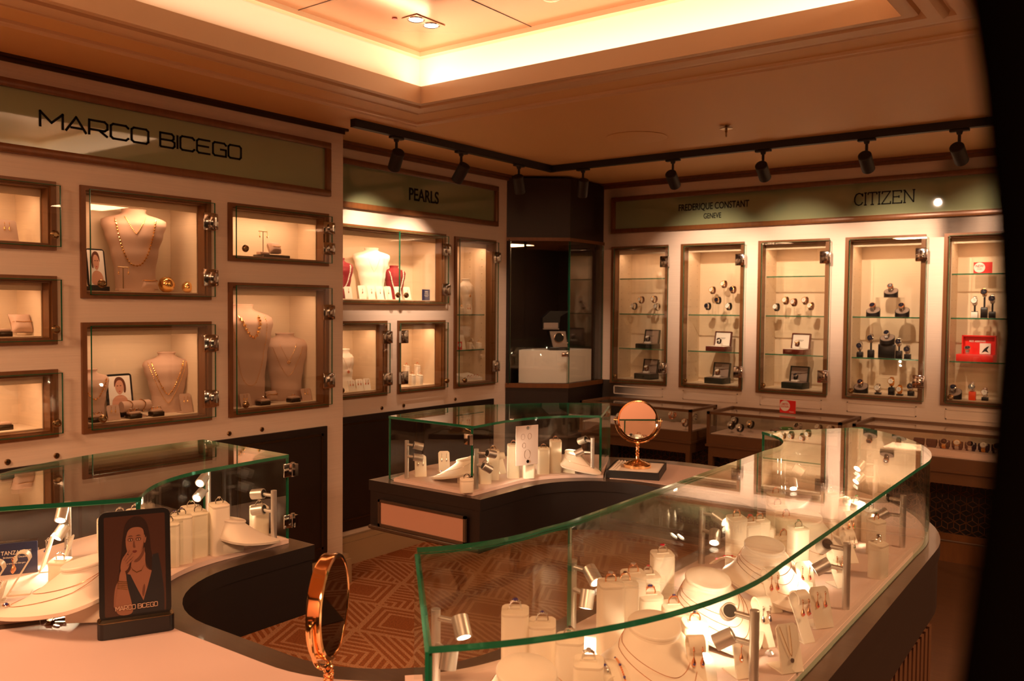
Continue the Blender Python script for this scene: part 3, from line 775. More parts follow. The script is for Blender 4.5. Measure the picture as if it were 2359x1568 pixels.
# ceiling fittings
r = root('ceiling_sprinkler', 'small brass sprinkler hanging from the plain ceiling before the track', 'sprinkler', (-1.85, 4.253, ZC))
b = MB(); b.lathe([(.004, 0), (.006, -.004), (.034, -.012), (.034, -.0145), (.006, -.012), (.006, -.020)], 24); part('rosette', b, 'brass', r)
b = MB(); b.lathe([(.006, -.018), (.007, -.030), (.0045, -.032), (.0045, -.052), (.003, -.056)], 12); part('nozzle', b, 'brass', r)
r = root('ceiling_speaker', 'large flat round cover set flush in the plain ceiling', 'ceiling speaker', (-2.373, 4.253, ZC))
b = MB(); b.lathe([(.165, 0), (.168, -.003), (.158, -.005), (.0, -.005)], 48, caps=False); part('cover', b, 'ceiling', r)
r = root('recessed_downlight', 'twin recessed downlight in the glossy copper ceiling panel', 'downlight', (-2.453, 2.628, CZ2+.004))
b = MB(); b.box(-.042, .042, -.085, .085, -.003, .0, bev=.001); part('plate', b, 'copper', r)
for yy in (-.045, .045):
    b = MB(); b.lathe([(.034, -.006), (.036, -.003), (.030, -.0035), (.026, .0)], 28, X=X4((0, yy, 0)), caps=False); q = part('ring', b, 'steel', r)
    b = MB(); b.lathe([(.028, -.0045), (.028, -.0040)], 28, X=X4((0, yy, 0))); part('bulb', b, 'glowsoft', r)
r = root('ceiling_dome', 'clear glass detector dome under the copper ceiling, cut by the top of the picture', 'detector', (-1.79, 2.58, CZ2+.004))
b = MB(); b.lathe([(.055, 0), (.055, -.010), (.04, -.014)], 28); part('base', b, 'steel', r)
b = MB(); b.lathe([(.045, -.012), (.052, -.025), (.045, -.048), (.028, -.060), (.001, -.063)], 28, caps=False); part('dome', b, 'acrylic', r)
b = MB(); b.lathe([(.022, -.014), (.026, -.034), (.02, -.046)], 20); part('sensor', b, 'brass', r)
b = MB(); b.lathe([(.011, 0), (.011, -.003)], 16); solo('ceiling_sticker', 'tiny red dot beside the twin downlight on the copper ceiling', 'dot', b, 'redled', (-2.52, 2.53, CZ2+.004))

# ================================================================ CORNER COLUMN CABINET
cc = root('corner_cabinet', 'dark veneered corner column with a glazed window showing a watch winder on a white plinth', 'cabinet', (-3.60, 5.30, 0))
def cp(pl): return [(x+3.60, y-5.30) for x, y in pl]
pA, pB, pC = (-3.80, 4.945), (-3.437, 5.215), (-3.46, 5.715)
outer = [pA, pB, pC, (-3.9, 5.715), (-3.9, 4.96)]
zt = at(1240, 551, 1, 5.08).z; zb = at(1240, 886, 1, 5.08).z
b = MB(); b.prism(cp(outer), zt, ZC-.02); part('upper_panel', b, 'dark', cc)
b = MB(); b.prism(cp(outer), .0, zb-.005); part('lower_panel', b, 'dark', cc)
def offp(p, q, e): dx, dy = q[0]-p[0], q[1]-p[1]; l = math.hypot(dx, dy); return (dy/l*e, -dx/l*e)
for z0, z1 in ((zt-.012, zt+.012), (zb-.022, zb+.010)):
    b = MB(); n1 = offp(pA, pB, .010); n2 = offp(pB, pC, .010)
    b.prism(cp([pA, (pA[0]+n1[0], pA[1]+n1[1]), (pB[0]+n1[0]+.004, pB[1]+n1[1]-.002), (pB[0]+n2[0], pB[1]+n2[1]), (pC[0]+n2[0], pC[1]), pC, pB]), z0, z1); part('brass_trim', b, 'bronze', cc)
b = MB()    # jambs and inner back
def post(p, w=.016): b.box(p[0]-w+3.6, p[0]+w+3.6, p[1]-w-5.3, p[1]+w-5.3, zb, zt)
post((pA[0]+.008, pA[1]+.018)); post((pC[0]-.025, pC[1]-.02), .02)
b.prism(cp([(-3.86, 5.0), (-3.83, 5.0), (-3.83, 5.66), (-3.5, 5.66), (-3.5, 5.70), (-3.86, 5.70)]), zb, zt)
part('inner_lining', b, 'dark', cc)
def pane2(p, q, e=.02):
    d = Vector((q[0]-p[0], q[1]-p[1])); l = d.length; d /= l
    b = MB(); X = X4((p[0]+d.x*e+3.6, p[1]+d.y*e-5.3, 0), math.atan2(d.y, d.x)); L = l-2*e*.6
    b.box(0, L, -.003, .003, zb+.012, zt-.014, 0, X); b.box(0, .002, -.0032, .0032, zb+.012, zt-.014, 1, X); b.box(L-.002, L, -.0032, .0032, zb+.012, zt-.014, 1, X)
    g = part('glass_pane', b, ['glass', 'edge'], cc)
    return g
g1 = pane2(pA, pB, .03); g2 = pane2(pB, pC, .004)
b = MB(); X = X4((pB[0]+3.6, pB[1]-5.3, zb+.22)); b.box(-.05, -.006, -.012, .0, -.016, .016, 0, X4((pB[0]+3.6, pB[1]-5.3, zb+.22), math.atan2(pB[1]-pA[1], pB[0]-pA[0])), .002); b.cyl((pB[0]+3.6, pB[1]-5.3-.006, zb+.20), (pB[0]+3.6, pB[1]-5.3-.006, zb+.24), .006, n=12); part('hinge', b, 'steel', cc)
spot('column_light', (.0, -.03, zt-.03), (.06, 0, zb+.2), .5, 90, .8, .02, WARM, cc)
# plinth with a wavy front
pl = [(-3.755, 5.045), (-3.70, 5.062), (-3.64, 5.105), (-3.58, 5.165), (-3.52, 5.205), (-3.475, 5.245), (-3.485, 5.60), (-3.79, 5.60), (-3.80, 5.15)]
zpl = zb+.245
b = MB(); b.prism(pl, zb+.010, zpl); solo('plinth', 'wavy cream plinth inside the dark corner column', 'plinth', b, 'paper', (0, 0, 0))
zpl += .0
# watch winder: tilted open-top box on the plinth
wx, wy = -3.555, 5.26
r = root('watch_winder', 'angular watch winder with raised cream-lined lid on the white plinth', 'watch winder', (wx, wy, zpl), R(45))
b = MB(); b.box(-.075, .075, -.05, .08, 0, .022, bev=.004); part('base', b, 'black', r)
text('lettering', 'HYSEK', .018, r, (0.02, -.0515, .011), (R(90), 0, 0), mat_='silver', ext=.0006)
b = MB(); b.loft([[(-.050, -.035, .022), (.062, -.035, .022), (.062, .06, .022), (-.050, .06, .022)], [(-.078, -.035, .140), (.045, -.035, .140), (.045, .06, .140), (-.078, .06, .140)]]); part('housing', b, 'black', r)
b = MB(); b.loft([[(-.047, -.0365, .024), (.060, -.0365, .024), (.060, -.034, .024), (-.047, -.034, .024)], [(-.074, -.0365, .138), (.043, -.0365, .138), (.043, -.034, .138), (-.074, -.034, .138)]]); part('face_plate', b, 'grey', r, 'beige face plate with a round opening')
b = MB(); X = X4((-.006, -.037, .092), 0, R(90)); b.lathe([(.036, 0), (.036, .004), (.032, .005), (.030, -.002)], 32, 0, X, caps=False); b.lathe([(.030, -.001), (.030, .0008)], 32, 1, X); part('rotor_ring', b, ['steel', 'black'], r)
b = MB(); out = [(-.125, .155), (-.125, .235), (-.07, .285), (.075, .285), (.055, .275), (.005, .245), (-.005, .155)]
b.prism([(x, z) for x, z in out], -.035, .06, X=Matrix.Rotation(R(90), 4, 'X') @ Matrix.Scale(-1, 4, (0, 0, 1))); part('lid', b, 'black', r)
b = MB(); b.box(-.118, -.012, -.0375, -.0355, .160, .200, 0); b.box(-.123, -.004, -.0385, -.0355, .152, .158, 0); part('lid_lining', b, 'grey', r, 'cream lining of the lid')

# ================================================================ FREESTANDING WATCH SHOWCASES
SZ, SY0, SY1 = .836, 5.25, 5.66
def showcase(label, x0, x1, drawer=False):
    r = root('watch_showcase', label, 'showcase', ((x0+x1)/2, (SY0+SY1)/2, 0)); W = (x1-x0)/2; Dp = (SY1-SY0)/2; e = .010
    zb_ = .625; zd = .690
    b = MB()
    for sx in (-1, 1):
        for sy in (-1, 1):
            cx_, cy_ = sx*(W-e), sy*(Dp-e); b.box(cx_-e, cx_+e, cy_-e, cy_+e, zb_, SZ)
    for sy in (-1, 1): b.box(-W, W, sy*(Dp-e)-e, sy*(Dp-e)+e, SZ-.016, SZ)
    for sx in (-1, 1): b.box(sx*(W-e)-e, sx*(W-e)+e, -Dp+2*e, Dp-2*e, SZ-.016, SZ)
    part('frame', b, 'brassframe', r)
    b = MB(); b.box(-W+.001, W-.001, -Dp+.001, Dp-.001, zb_, zd-.001); b.box(-W-.006, W+.006, -Dp-.006, Dp+.006, zb_-.014, zb_); part('tray_box', b, 'brassframe', r)
    if drawer:
        k = MB(); k.lathe([(.011, 0), (.011, .004), (.006, .006)], 16, X=X4((W*-.76, -Dp, .662), 0, R(90))); part('lock', k, 'brass', r)
    b = MB(); b.box(-W+.02, W-.02, -Dp+.02, Dp-.02, zd, zd+.004); part('pad', b, 'deck', r)
    b = MB(); b.box(-W+.002, W-.002, -Dp+.002, Dp-.002, SZ-.0155, SZ-.0105); part('top_pane', b, 'glass', r)
    for sy in (-1, 1):
        b = MB(); b.box(-W+2*e, W-2*e, sy*(Dp-e)-.002, sy*(Dp-e)+.002, zd+.002, SZ-.017); part('side_pane', b, 'glass', r)
    for sx in (-1, 1):
        b = MB(); b.box(sx*(W-e)-.002, sx*(W-e)+.002, -Dp+2*e, Dp-2*e, zd+.002, SZ-.017); part('side_pane', b, 'glass', r)
    b = MB(); b.box(-W+.01, W-.01, -Dp+.01, Dp-.01, .545, .610); part('table_rail', b, 'brassframe', r)
    for sx in (-1, 1):
        for sy in (-1, 1): b = MB(); b.box(sx*(W-.025)-.015, sx*(W-.025)+.015, sy*(Dp-.025)-.015, sy*(Dp-.025)+.015, .004, .545); part('leg', b, 'brassframe', r)
    return r
showcase('brown-framed glass watch showcase standing right of the dark corner column', -3.36, -2.492)
showcase('brown-framed glass watch showcase with the red LIMITED EDITION card on top', -2.382, -1.530)
showcase('brown-framed glass watch showcase with a row of watches on purple rolls', -1.468, -.62, True)
# black lattice of cube pattern under the windows
def lattice(label, x0, x1, z0, z1):
    r = root('lattice_panel', label, 'grille', ((x0+x1)/2, YW-.012, z0))
    b = MB(); b.box(-(x1-x0)/2, (x1-x0)/2, -.001, .010, 0, z1-z0); part('backing', b, 'black', r)
    b = MB(); s = .038; hx = s*math.sqrt(3)/2; xm = (x0+x1)/2
    rows = int((z1-z0)/(s*1.5))+2; cols = int((x1-x0)/(2*hx))+1
    def bar(p, q):
        if min(p[1], q[1]) < 0 or max(p[1], q[1]) > z1-z0 or min(p[0], q[0]) < x0-xm or max(p[0], q[0]) > x1-xm: return
        d = Vector((q[0]-p[0], q[1]-p[1])); n = Vector((-d.y, d.x)).normalized()*.0016
        v = [(p[0]+n.x, 0, p[1]+n.y), (q[0]+n.x, 0, q[1]+n.y), (q[0]-n.x, 0, q[1]-n.y), (p[0]-n.x, 0, p[1]-n.y)]
        v += [(x, -.006, z) for x, y, z in v]; b.add(v, [(4, 5, 6, 7), (0, 4, 7, 3), (1, 2, 6, 5), (0, 1, 5, 4), (3, 7, 6, 2)])
    for i in range(rows):
        for j in range(cols+1):
            cx_ = x0-xm+2*hx*j+(hx if i % 2 else 0); cz = s*1.5*i
            hexa = [(cx_+hx*dx, cz+s*dz) for dx, dz in ((0, 1), (1, .5), (1, -.5), (0, -1), (-1, -.5), (-1, .5))]
            bar(hexa[0], hexa[1]); bar(hexa[1], hexa[2]); bar(hexa[5], hexa[0])
            for k in (1, 3, 5): bar((cx_, cz), hexa[k])
    part('cube_pattern', b, 'bronze', r)
lattice('black cube-patterned grille in the wall base behind the watch showcases', -3.30, 1.2, .17, .60)
b = MB(); b.box(-3.3, 1.2, YW-.02, YW-.001, .60, .64); b.box(-3.3, 1.2, YW-.02, YW-.001, .13, .17); struct('trim_7', b, 'bronze')

# ================================================================ NEAR DARK POST
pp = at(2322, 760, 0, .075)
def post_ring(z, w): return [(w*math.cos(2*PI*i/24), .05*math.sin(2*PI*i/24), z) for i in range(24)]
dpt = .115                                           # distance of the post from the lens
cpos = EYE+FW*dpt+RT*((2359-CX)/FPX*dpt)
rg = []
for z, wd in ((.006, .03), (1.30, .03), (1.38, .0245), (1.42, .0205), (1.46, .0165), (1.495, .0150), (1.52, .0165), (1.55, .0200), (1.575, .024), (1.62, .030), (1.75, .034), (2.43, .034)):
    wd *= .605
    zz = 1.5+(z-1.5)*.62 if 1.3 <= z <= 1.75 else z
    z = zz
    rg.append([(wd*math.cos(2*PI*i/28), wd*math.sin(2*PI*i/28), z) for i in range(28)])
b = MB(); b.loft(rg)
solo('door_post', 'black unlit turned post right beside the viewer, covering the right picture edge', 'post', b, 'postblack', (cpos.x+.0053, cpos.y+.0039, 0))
# ================================================================ JEWELLERY AND DISPLAY BUILDERS
DK = CZT+.012                                      # deck level in the glass cases
CACHE = {}
def cached(key, fn):
    if key not in CACHE: CACHE[key] = fn()
    return CACHE[key]
def cpart(name, key, fn, parent, label=None):
    return part(name, cached(key, fn), None, parent, label)
def rrect(w, d, r, n=4):
    p = []
    for cx_, cy_, a0 in ((w/2-r, d/2-r, 0), (-w/2+r, d/2-r, 90), (-w/2+r, -d/2+r, 180), (w/2-r, -d/2+r, 270)):
        for k in range(n+1): a = R(a0+90*k/n); p.append((cx_+r*math.cos(a), cy_+r*math.sin(a)))
    return p
METAL = {'s': 'silver', 'g': 'gold', 'r': 'rosegold'}
GEM = {'b': 'gemblue', 'r': 'gemred', 'g': 'gemgreen', 'c': 'gemclear', 'k': 'dialdark'}
MN = {'s': 'silver', 'g': 'gold', 'r': 'rose-gold'}
GN = {'b': 'blue stone', 'r': 'red stone', 'g': 'green stone', 'c': 'clear stones', 'k': 'black stone'}
def ring(loc, rz, metal, gem, big, label, group=None):
    r = root('ring', label, 'ring', loc, rz, group)
    def band():
        b = MB(); n = 26; rings = []
        for i in range(n):
            a = 2*PI*i/n; w_ = .0012+(.0022 if big else .0008)*max(0, math.sin(a))**2; t = .0009
            c = (math.cos(a), math.sin(a)); ro = .0098
            rings.append([(c[0]*(ro+dx), dy, c[1]*(ro+dx)+.0035) for dx, dy in ((-t, -w_), (t, -w_), (t, w_), (-t, w_))])
        rings.append(rings[0]); b.loft(rings, caps=False); return b.mesh('band', METAL[metal], 50)
    def stone():
        b = MB(); s = .0056 if big else .0038
        b.lathe([(s*.2, -s*.8), (s, 0), (s*.62, s*.42)], 8, X=X4((0, 0, .0152))); return b.mesh('stone', GEM[gem], 10)
    def setting():
        b = MB(); s = .0056 if big else .0038
        for k in range(6):
            a = 2*PI*k/6; b.cyl((0, 0, .011), (math.cos(a)*s*1.05, math.sin(a)*s*1.05, .0158), .0006, n=6)
        for k in (-3, -2, 2, 3):
            a = PI/2+k*.24; b.sph((math.cos(a)*.0108, 0, math.sin(a)*.0108+.0035), .0026 if big else .0016, 7)
        return b.mesh('setting', METAL[metal], 30)
    cpart('band', ('band', metal, big), band, r); cpart('stone', ('stone', gem, big), stone, r); cpart('setting', ('set', metal, big), setting, r)
    return r
def ring_block(loc, rz, h, label, w=.046, d=.034, group=None, mat_='white'):
    def fn():
        b = MB(); P_ = rrect(w, d, .009); sl = .20
        rings = [[(x*.985, y*.985, 0) for x, y in P_], [(x, y, .001) for x, y in P_]]
        rings.append([(x, y, h-.006+sl*y) for x, y in P_]); rings.append([(x*.985, y*.985, h-.0055+sl*y) for x, y in P_]); rings.append([(x*1.0, y*1.0, h-.005+sl*y) for x, y in P_])
        rings.append([(x, y, h-.001+sl*y) for x, y in P_]); rings.append([(x*.95, y*.95, h+sl*y) for x, y in P_])
        b.loft(rings); b.box(-.013, .013, -.0035, .0035, h-.001, h+.0012); return b.mesh('ring_block', mat_, 40)
    o = link(D.objects.new('ring_block', cached(('rb', h, w, d, mat_), fn))); o.location = loc; o.rotation_euler = (0, 0, rz)
    return tag(o, label, 'ring stand', group)
def block_ring(px, py, h, where, metal='r', gem='c', big=False, rz=55, z=DK, w=.046, d=.034, pos=None, ring_=True, mat_='white'):
    """px,py: centre of the block top in the photograph"""
    p = Vector(pos) if pos else at(px, py, 2, z+h)
    ring_block((p.x, p.y, z), R(rz), h, 'white leather ring block %s' % where, w, d, mat_=mat_)
    if ring_: ring((p.x, p.y, z+h+.0015), R(rz), metal, gem, big, '%s ring with %s on the block %s' % (MN[metal], GN[gem], where))

# -- low lying bust -------------------------------------------------
def lb_point(th, s):
    c, sn = math.cos(th), math.sin(th)
    fx = .150*c if c > 0 else .060*c
    fy = .098*sn*(1-.42*max(0, c)**1.3)
    nx, ny = .040*c-.012, .040*sn
    k = s**.85
    x, y = fx*(1-k)+nx*k, fy*(1-k)+ny*k
    zb = .003+(.150-x)*.20
    z = zb+.010+.050*s**1.35
    if s > .9: z = zb+.010+.050*s**1.35
    return Vector((x, y, z))
def low_bust(loc, rz, label, sc=1.0):
    r = root('necklace_bust', label, 'necklace bust', loc, rz); r.scale = (sc, sc, sc)
    def fn():
        b = MB(); N_ = 48; rings = []
        ths = [2*PI*i/N_ for i in range(N_)]
        base = [lb_point(t, 0) for t in ths]
        rings.append([(p.x*.90, p.y*.88, p.z-.010) for p in base])
        rings.append([(p.x*.985, p.y*.98, p.z-.007) for p in base])
        for s in (0, .1, .22, .35, .5, .65, .78, .88, .95): rings.append([tuple(lb_point(t, s)) for t in ths])
        top = [lb_point(t, .95) for t in ths]; c = Vector((-.012, 0, 0))
        for k_, dz in ((1.0, .004), (1.035, .0055), (1.035, .0085), (1.0, .0105), (.8, .012), (.4, .013)): rings.append([(c.x+(p.x-c.x)*k_, p.y*k_, p.z+dz) for p in top])
        b.loft(rings); return b.mesh('body', 'bustw', 30)
    cpart('body', 'lowbust', fn, r)
    def sup():
        b = MB(); b.box(-.055, .02, -.03, .03, 0, .032, bev=.003); return b.mesh('support', 'white')
    cpart('support', 'lbsup', sup, r)
    return r
def bust_chain(loc, rz, label, metal='r', gem=None, s1=.30, sc=1.0, bead=0):
    r = root('necklace', label, 'necklace', loc, rz); r.scale = (sc, sc, sc)
    pts = []
    for i in range(61):
        t = -1+2*i/60; th = t*R(150); s = s1+(.86-s1)*abs(t)**1.5
        p = lb_point(th, s); pts.append(p+Vector((0, 0, .0014)))
    b = MB(); b.tube(pts, .00048 if not bead else .001, 6)
    part('chain', b, METAL[metal], r)
    m = pts[30]
    if gem:
        b = MB(); b.sph((m.x+.006, 0, m.z+.002), .0042, 10, sz=.8); part('pendant', b, GEM[gem], r)
        b = MB(); b.tube([(m.x+.006+.0052*math.cos(a), .0052*math.sin(a), m.z+.001) for a in [2*PI*k/16 for k in range(16)]], .0010, 6, closed=True); part('setting', b, METAL[metal], r)
    return r

# -- curled and leaning stands --------------------------------------
def loop_path(h, lean):
    pts = [(.030, .002)]
    for i in range(1, 7): t = i/6; pts.append((.030-(lean+.030)*t, .002+(h-.016-.002)*t))
    cx_, cz = pts[-1][0]+.014, h-.016
    for k in range(1, 12): a = R(180-18*k); pts.append((cx_+.014*math.cos(a), cz+.016*math.sin(a)))
    return pts
def loop_stand(loc, rz, h, label, w=.026):
    def fn():
        b = MB(); b.ribbon(loop_path(h, .012), w, .0028); b.box(-.014, .032, -w/2, w/2, 0, .003, bev=.001); return b.mesh('jewellery_loop', 'white', 50)
    o = link(D.objects.new('jewellery_loop', cached(('loop', h, w), fn))); o.location = loc; o.rotation_euler = (0, 0, rz)
    return tag(o, label, 'jewellery stand')
def card_stand(loc, rz, h, label, w=.042, mat_='white', name='jewellery_card', lean=.30, thick=.0034):
    def fn():
        b = MB(); P_ = [(-w/2, 0), (w/2, 0), (w/2, h-.006), (w/2-.006, h), (-w/2+.006, h), (-w/2, h-.006)]
        X = Matrix.Translation((.020, 0, .001)) @ Matrix.Rotation(-math.atan(lean), 4, 'Y') @ Matrix.Rotation(R(90), 4, 'Z') @ Matrix.Rotation(R(90), 4, 'X')
        b.prism(P_, 0, thick, X=X); b.box(-.026, .022, -w/2, w/2, 0, .0028, bev=.001); return b.mesh(name, mat_, 40)
    o = link(D.objects.new(name, cached(('card', h, w, mat_, lean), fn))); o.location = loc; o.rotation_euler = (0, 0, rz)
    return tag(o, label, 'jewellery stand')
def earring(loc, rz, metal, gem, label, L=.024, group=None):
    r = root('earring', label, 'earring', loc, rz, group)
    def fn():
        b = MB(); b.tube([(0, 0, L*.5+.004), (.002, 0, L*.5+.007), (-.001, 0, L*.5+.009), (-.003, 0, L*.5+.006)], .0006, 6); b.cyl((0, 0, L*.5+.004), (0, 0, 0), .0007, n=6)
        b.lathe([(.0008, .004), (.0032, -.002), (.0040, -.006), (.0028, -.010), (.0008, -.012)], 12); b.sph((0, 0, L*.5+.004), .0018, 8); return b.mesh('drop', METAL[metal], 40)
    cpart('drop', ('ear', metal, L), fn, r)
    def g():
        b = MB(); b.sph((.0032, 0, -.006), .0024, 8); return b.mesh('stone', GEM[gem], 20)
    cpart('stone', ('earg', gem), g, r)
    return r
SHORT = {}
for _l in """white leaning card with two red pear earrings before the third bust|the leaning card before the third bust
white leaning card with long red-tipped earrings before the fourth lamp|the leaning card before the fourth lamp
round-topped white card behind the large lamp post, mostly hidden|the hidden card behind the large lamp post
curled white loop stand on the brightest bust, two long gold earrings on its tip|the curled loop on the brightest bust
curled white loop with beaded hoops beside the third lamp|the curled loop beside the third lamp
brightly lit curled loop with a red gem above the third lamp|the brightly lit loop above the third lamp
curled white loop between two leaning cards at the outer glass|the loop between two cards at the outer glass
small curled loop left of the third bust with gold hoops|the small loop left of the third bust
curled loop below the far green-stone row|the loop below the far green-stone row
curled loop under the glare in front of the fourth bust|the loop in front of the fourth bust
curled white loop stand under strong light in the left case|the strongly lit loop in the left case
curled white loop stand cut by the left picture edge|the loop cut by the left picture edge
tall leaning white card in the left case|the tall leaning card in the left case
smaller leaning white card behind the large bust in the left case|the small card behind the left case bust
low leaning card with a green tag at the left picture edge|the low card at the left picture edge
first leaning white card behind the left lamp of the far case|the first card behind the far case lamp
second leaning white card in the far case, nearer the bust|the second card of the far case
small beige earring card left in the crowded window|the small card left in the crowded window
upright beige earring card near the hinge of the crowded window|the upright card in the crowded window
beige earring card left in the two-bust window|the left card in the two-bust window
beige earring card right in the two-bust window|the right card in the two-bust window
beige card in the top left window|the beige card in the top left window
white card on the upper glass shelf|the card on the upper shelf by the column
white leaning card under the slim bust, nearest the wall corner|the card under the slim bust nearest the corner
white leaning card under the slim bust, middle one|the middle card under the slim bust
white leaning card under the slim bust, farthest from the corner|the card under the slim bust farthest from the corner""".split('\n'):
    _a, _b = _l.split('|'); SHORT['the '+_a] = _b
def earring_pair(loc, rz, h, metal, gem, desc, loop=False, L=.024, lean=.30):
    """two earrings hung on the front of a stand whose foot is at loc"""
    X = Matrix.Translation(loc) @ Matrix.Rotation(rz, 4, 'Z')
    for k, sd in ((-1, 'first'), (1, 'second')):
        if loop: q = X @ Vector((.020, k*.007, h-.020-L*.5))
        else: q = X @ Vector((.0215+.004-(h*.62)*lean, k*.009, h*.62))
        earring(q, rz, metal, gem, '%s earring with %s on %s' % (MN[metal], GN[gem], SHORT.get(desc, desc)), L, group='pair of earrings on '+desc)
def chain_bracelet(pts, name, label, metal, gem, loc, rz, r=.0022, every=7, cat='bracelet'):
    o = root(name, label, cat, loc, rz)
    b = MB(); b2 = MB()
    for i in range(len(pts)):
        p = pts[i]
        if i % every == 3: b2.sph(p, r*1.25, 8)
        else: b.sph(p, r, 7)
    part('links', b, METAL[metal], o)
    if gem: part('stones', b2, GEM[gem], o)
    return o

# -- tall busts -----------------------------------------------------
def bust_dims(u, kind):
    """u 0..1 from foot to neck: half width and forward bulge, as shares of height"""
    T = {'tall': [(0, .225, .08), (.25, .235, .11), (.5, .275, .155), (.7, .335, .19), (.82, .375, .185), (.885, .372, .14), (.915, .29, .115), (.945, .165, .105), (.97, .135, .105), (1.0, .14, .11)],
         'slim': [(0, .20, .08), (.3, .19, .11), (.5, .21, .15), (.68, .255, .17), (.80, .27, .15), (.865, .235, .12), (.91, .165, .10), (.95, .135, .10), (1, .15, .11)],
         'round': [(0, .24, .09), (.25, .25, .12), (.5, .30, .16), (.7, .36, .19), (.80, .385, .17), (.865, .36, .13), (.90, .26, .11), (.935, .16, .10), (.965, .13, .10), (1, .145, .11)]}[kind]
    for a, c in zip(T, T[1:]):
        if a[0] <= u <= c[0]:
            f = (u-a[0])/(c[0]-a[0]); f = f*f*(3-2*f) if kind else f
            return a[1]+(c[1]-a[1])*f, a[2]+(c[2]-a[2])*f
    return T[-1][1:]
def bust_front(h, kind, x, z, e=.0015):
    w_, d_ = bust_dims(min(1, max(0, z/h)), kind); w_ *= h; d_ *= h
    q = min(.98, abs(x)/w_); lean = .10*z
    return Vector((x, -(d_*math.sqrt(1-q*q))*1.0-e+lean, z))
def tall_bust(loc, rz, h, kind, mat_, label, base=True):
    r = root('necklace_bust', label, 'necklace bust', loc, rz)
    def fn():
        b = MB(); rings = []
        for k in range(41):
            u = k/40; w_, d_ = bust_dims(u, kind); w_ *= h; d_ *= h; z = u*h; lean = .10*z
            ring_ = [(w_*math.cos(a), -d_*abs(math.sin(a))+lean, z) for a in [PI*i/20 for i in range(21)]]
            nk = max(0, (u-.84)/.16)
            ring_ += [(w_*math.cos(a), (.01+.06*h*nk)*abs(math.sin(a))+lean, z) for a in [PI+PI*i/10 for i in range(1, 10)]]
            rings.append(ring_)
        b.loft(rings); return b.mesh('body', mat_, 50)
    cpart('body', ('tb', h, kind, mat_), fn, r)
    def cap():
        b = MB(); w_, d_ = bust_dims(1, kind); b.lathe([(w_*h*.98, 0), (w_*h*1.04, .002), (w_*h*1.04, .005), (w_*h*.9, .007)], 24, X=X4((0, .10*h-.012*h, h-.001)) @ Matrix.Diagonal((1, .62, 1, 1))); return b.mesh('neck_cap', mat_)
    cpart('neck_cap', ('tbc', h, kind, mat_), cap, r)
    return r
def bust_necklace(loc, rz, h, kind, x0, ztop, drop, label, metal='g', bead=.003, step=.008, vee=1.6, pend=None, matname=None, every=0):
    r = root('necklace', label, 'necklace', loc, rz)
    pts = []; n = 200
    for i in range(n+1):
        t = -1+2*i/n
        x = x0*t*(1 if vee < 1.3 else (1-.0*abs(t))); z = ztop-drop*(1-abs(t)**vee)
        pts.append(bust_front(h, kind, x, z, bead*.9))
    b = MB(); b2 = MB(); acc = 0; k = 0; last = pts[0]; b.tube(pts[::4], bead*.28, 5)
    for p, q in zip(pts, pts[1:]):
        acc += (q-p).length
        if acc >= step:
            acc = 0; k += 1
            (b2 if every and k % every == 0 else b).sph(q, bead*(1.5 if every and k % every == 0 else 1), 8)
    part('chain', b, matname or METAL[metal], r)
    if b2.v: part('beads', b2, METAL[metal], r)
    if pend:
        m = pts[n//2]; b = MB()
        for a in range(5): b.sph((m.x+.006*math.cos(a*1.256), m.y-.002, m.z-.006+.006*math.sin(a*1.256)), .0042, 8)
        part('pendant', b, METAL[metal], r)
    return r
def pillow(loc, rz, label, w=.085, h=.07, mat_='bustp'):
    def fn():
        b = MB(); n = 12; X = Matrix.Rotation(R(-28), 4, 'X') @ Matrix.Translation((0, 0, h/2+.012)); V = []; 
        rings = []
        for i in range(n+1):
            v = -1+2*i/n; row = []
            for j in range(n+1):
                u = -1+2*j/n; t = .024*math.sqrt(max(0, (1-u**4)*(1-v**4)))+.001; pin = 1-.10*(1-u*u)*abs(v)-.0; row.append((u*w/2*(1-.10*(1-v*v)), -t, v*h/2*(1-.10*(1-u*u))))
            rings.append(row)
        b.loft(rings, X=X, caps=False, closed=False)
        b.loft([[(x, -y, z) for x, y, z in r_] for r_ in rings], X=X, caps=False, closed=False)
        return b.mesh('pillow', mat_, 60)
    o = link(D.objects.new('bracelet_pillow', cached(('pil', w, h, mat_), fn))); o.location = loc; o.rotation_euler = (0, 0, rz)
    return tag(o, label, 'pillow')
def pillow_bracelet(loc, rz, label, metal='g', w=.085, h=.07, bead=.0032):
    pts = []
    X = Matrix.Rotation(R(-28), 4, 'X') @ Matrix.Translation((0, 0, h/2+.012))
    for i in range(26):
        u = -1+2*i/25; pts.append(tuple(X @ Vector((u*w/2*.93, -.024*math.sqrt(max(0, 1-u**4))-.003, -.004*math.cos(u*2)))))
    return chain_bracelet(pts, 'bracelet', label, metal, None, loc, rz, bead, 99)
def earring_tree(loc, rz, h, label):
    r = root('earring_tree', label, 'earring stand', loc, rz)
    b = MB(); b.box(-.028, .028, -.018, .018, 0, .012, bev=.002); part('base', b, 'bustp', r)
    b = MB(); b.cyl((0, 0, .012), (0, 0, h), .0022, n=10); b.cyl((-.026, 0, h), (.026, 0, h), .0022, n=10); part('bar', b, 'brass', r)
    return r
def ring_box(loc, rz, label, w=.055, d=.045, h=.026):
    o = root('ring_tray', label, 'ring stand', loc, rz)
    def f1():
        b = MB(); b.box(-w/2, w/2, -d/2, d/2, 0, h-.006, bev=.002); return b.mesh('base', 'bronze_dark')
    def f2():
        b = MB(); b.box(-w/2+.003, w/2-.003, -d/2+.003, d/2-.003, h-.006, h+.004, bev=.004); return b.mesh('cushion', 'bustp')
    cpart('base', ('rbx', w, d, h), f1, o); cpart('cushion', ('rbc', w, d, h), f2, o); return o

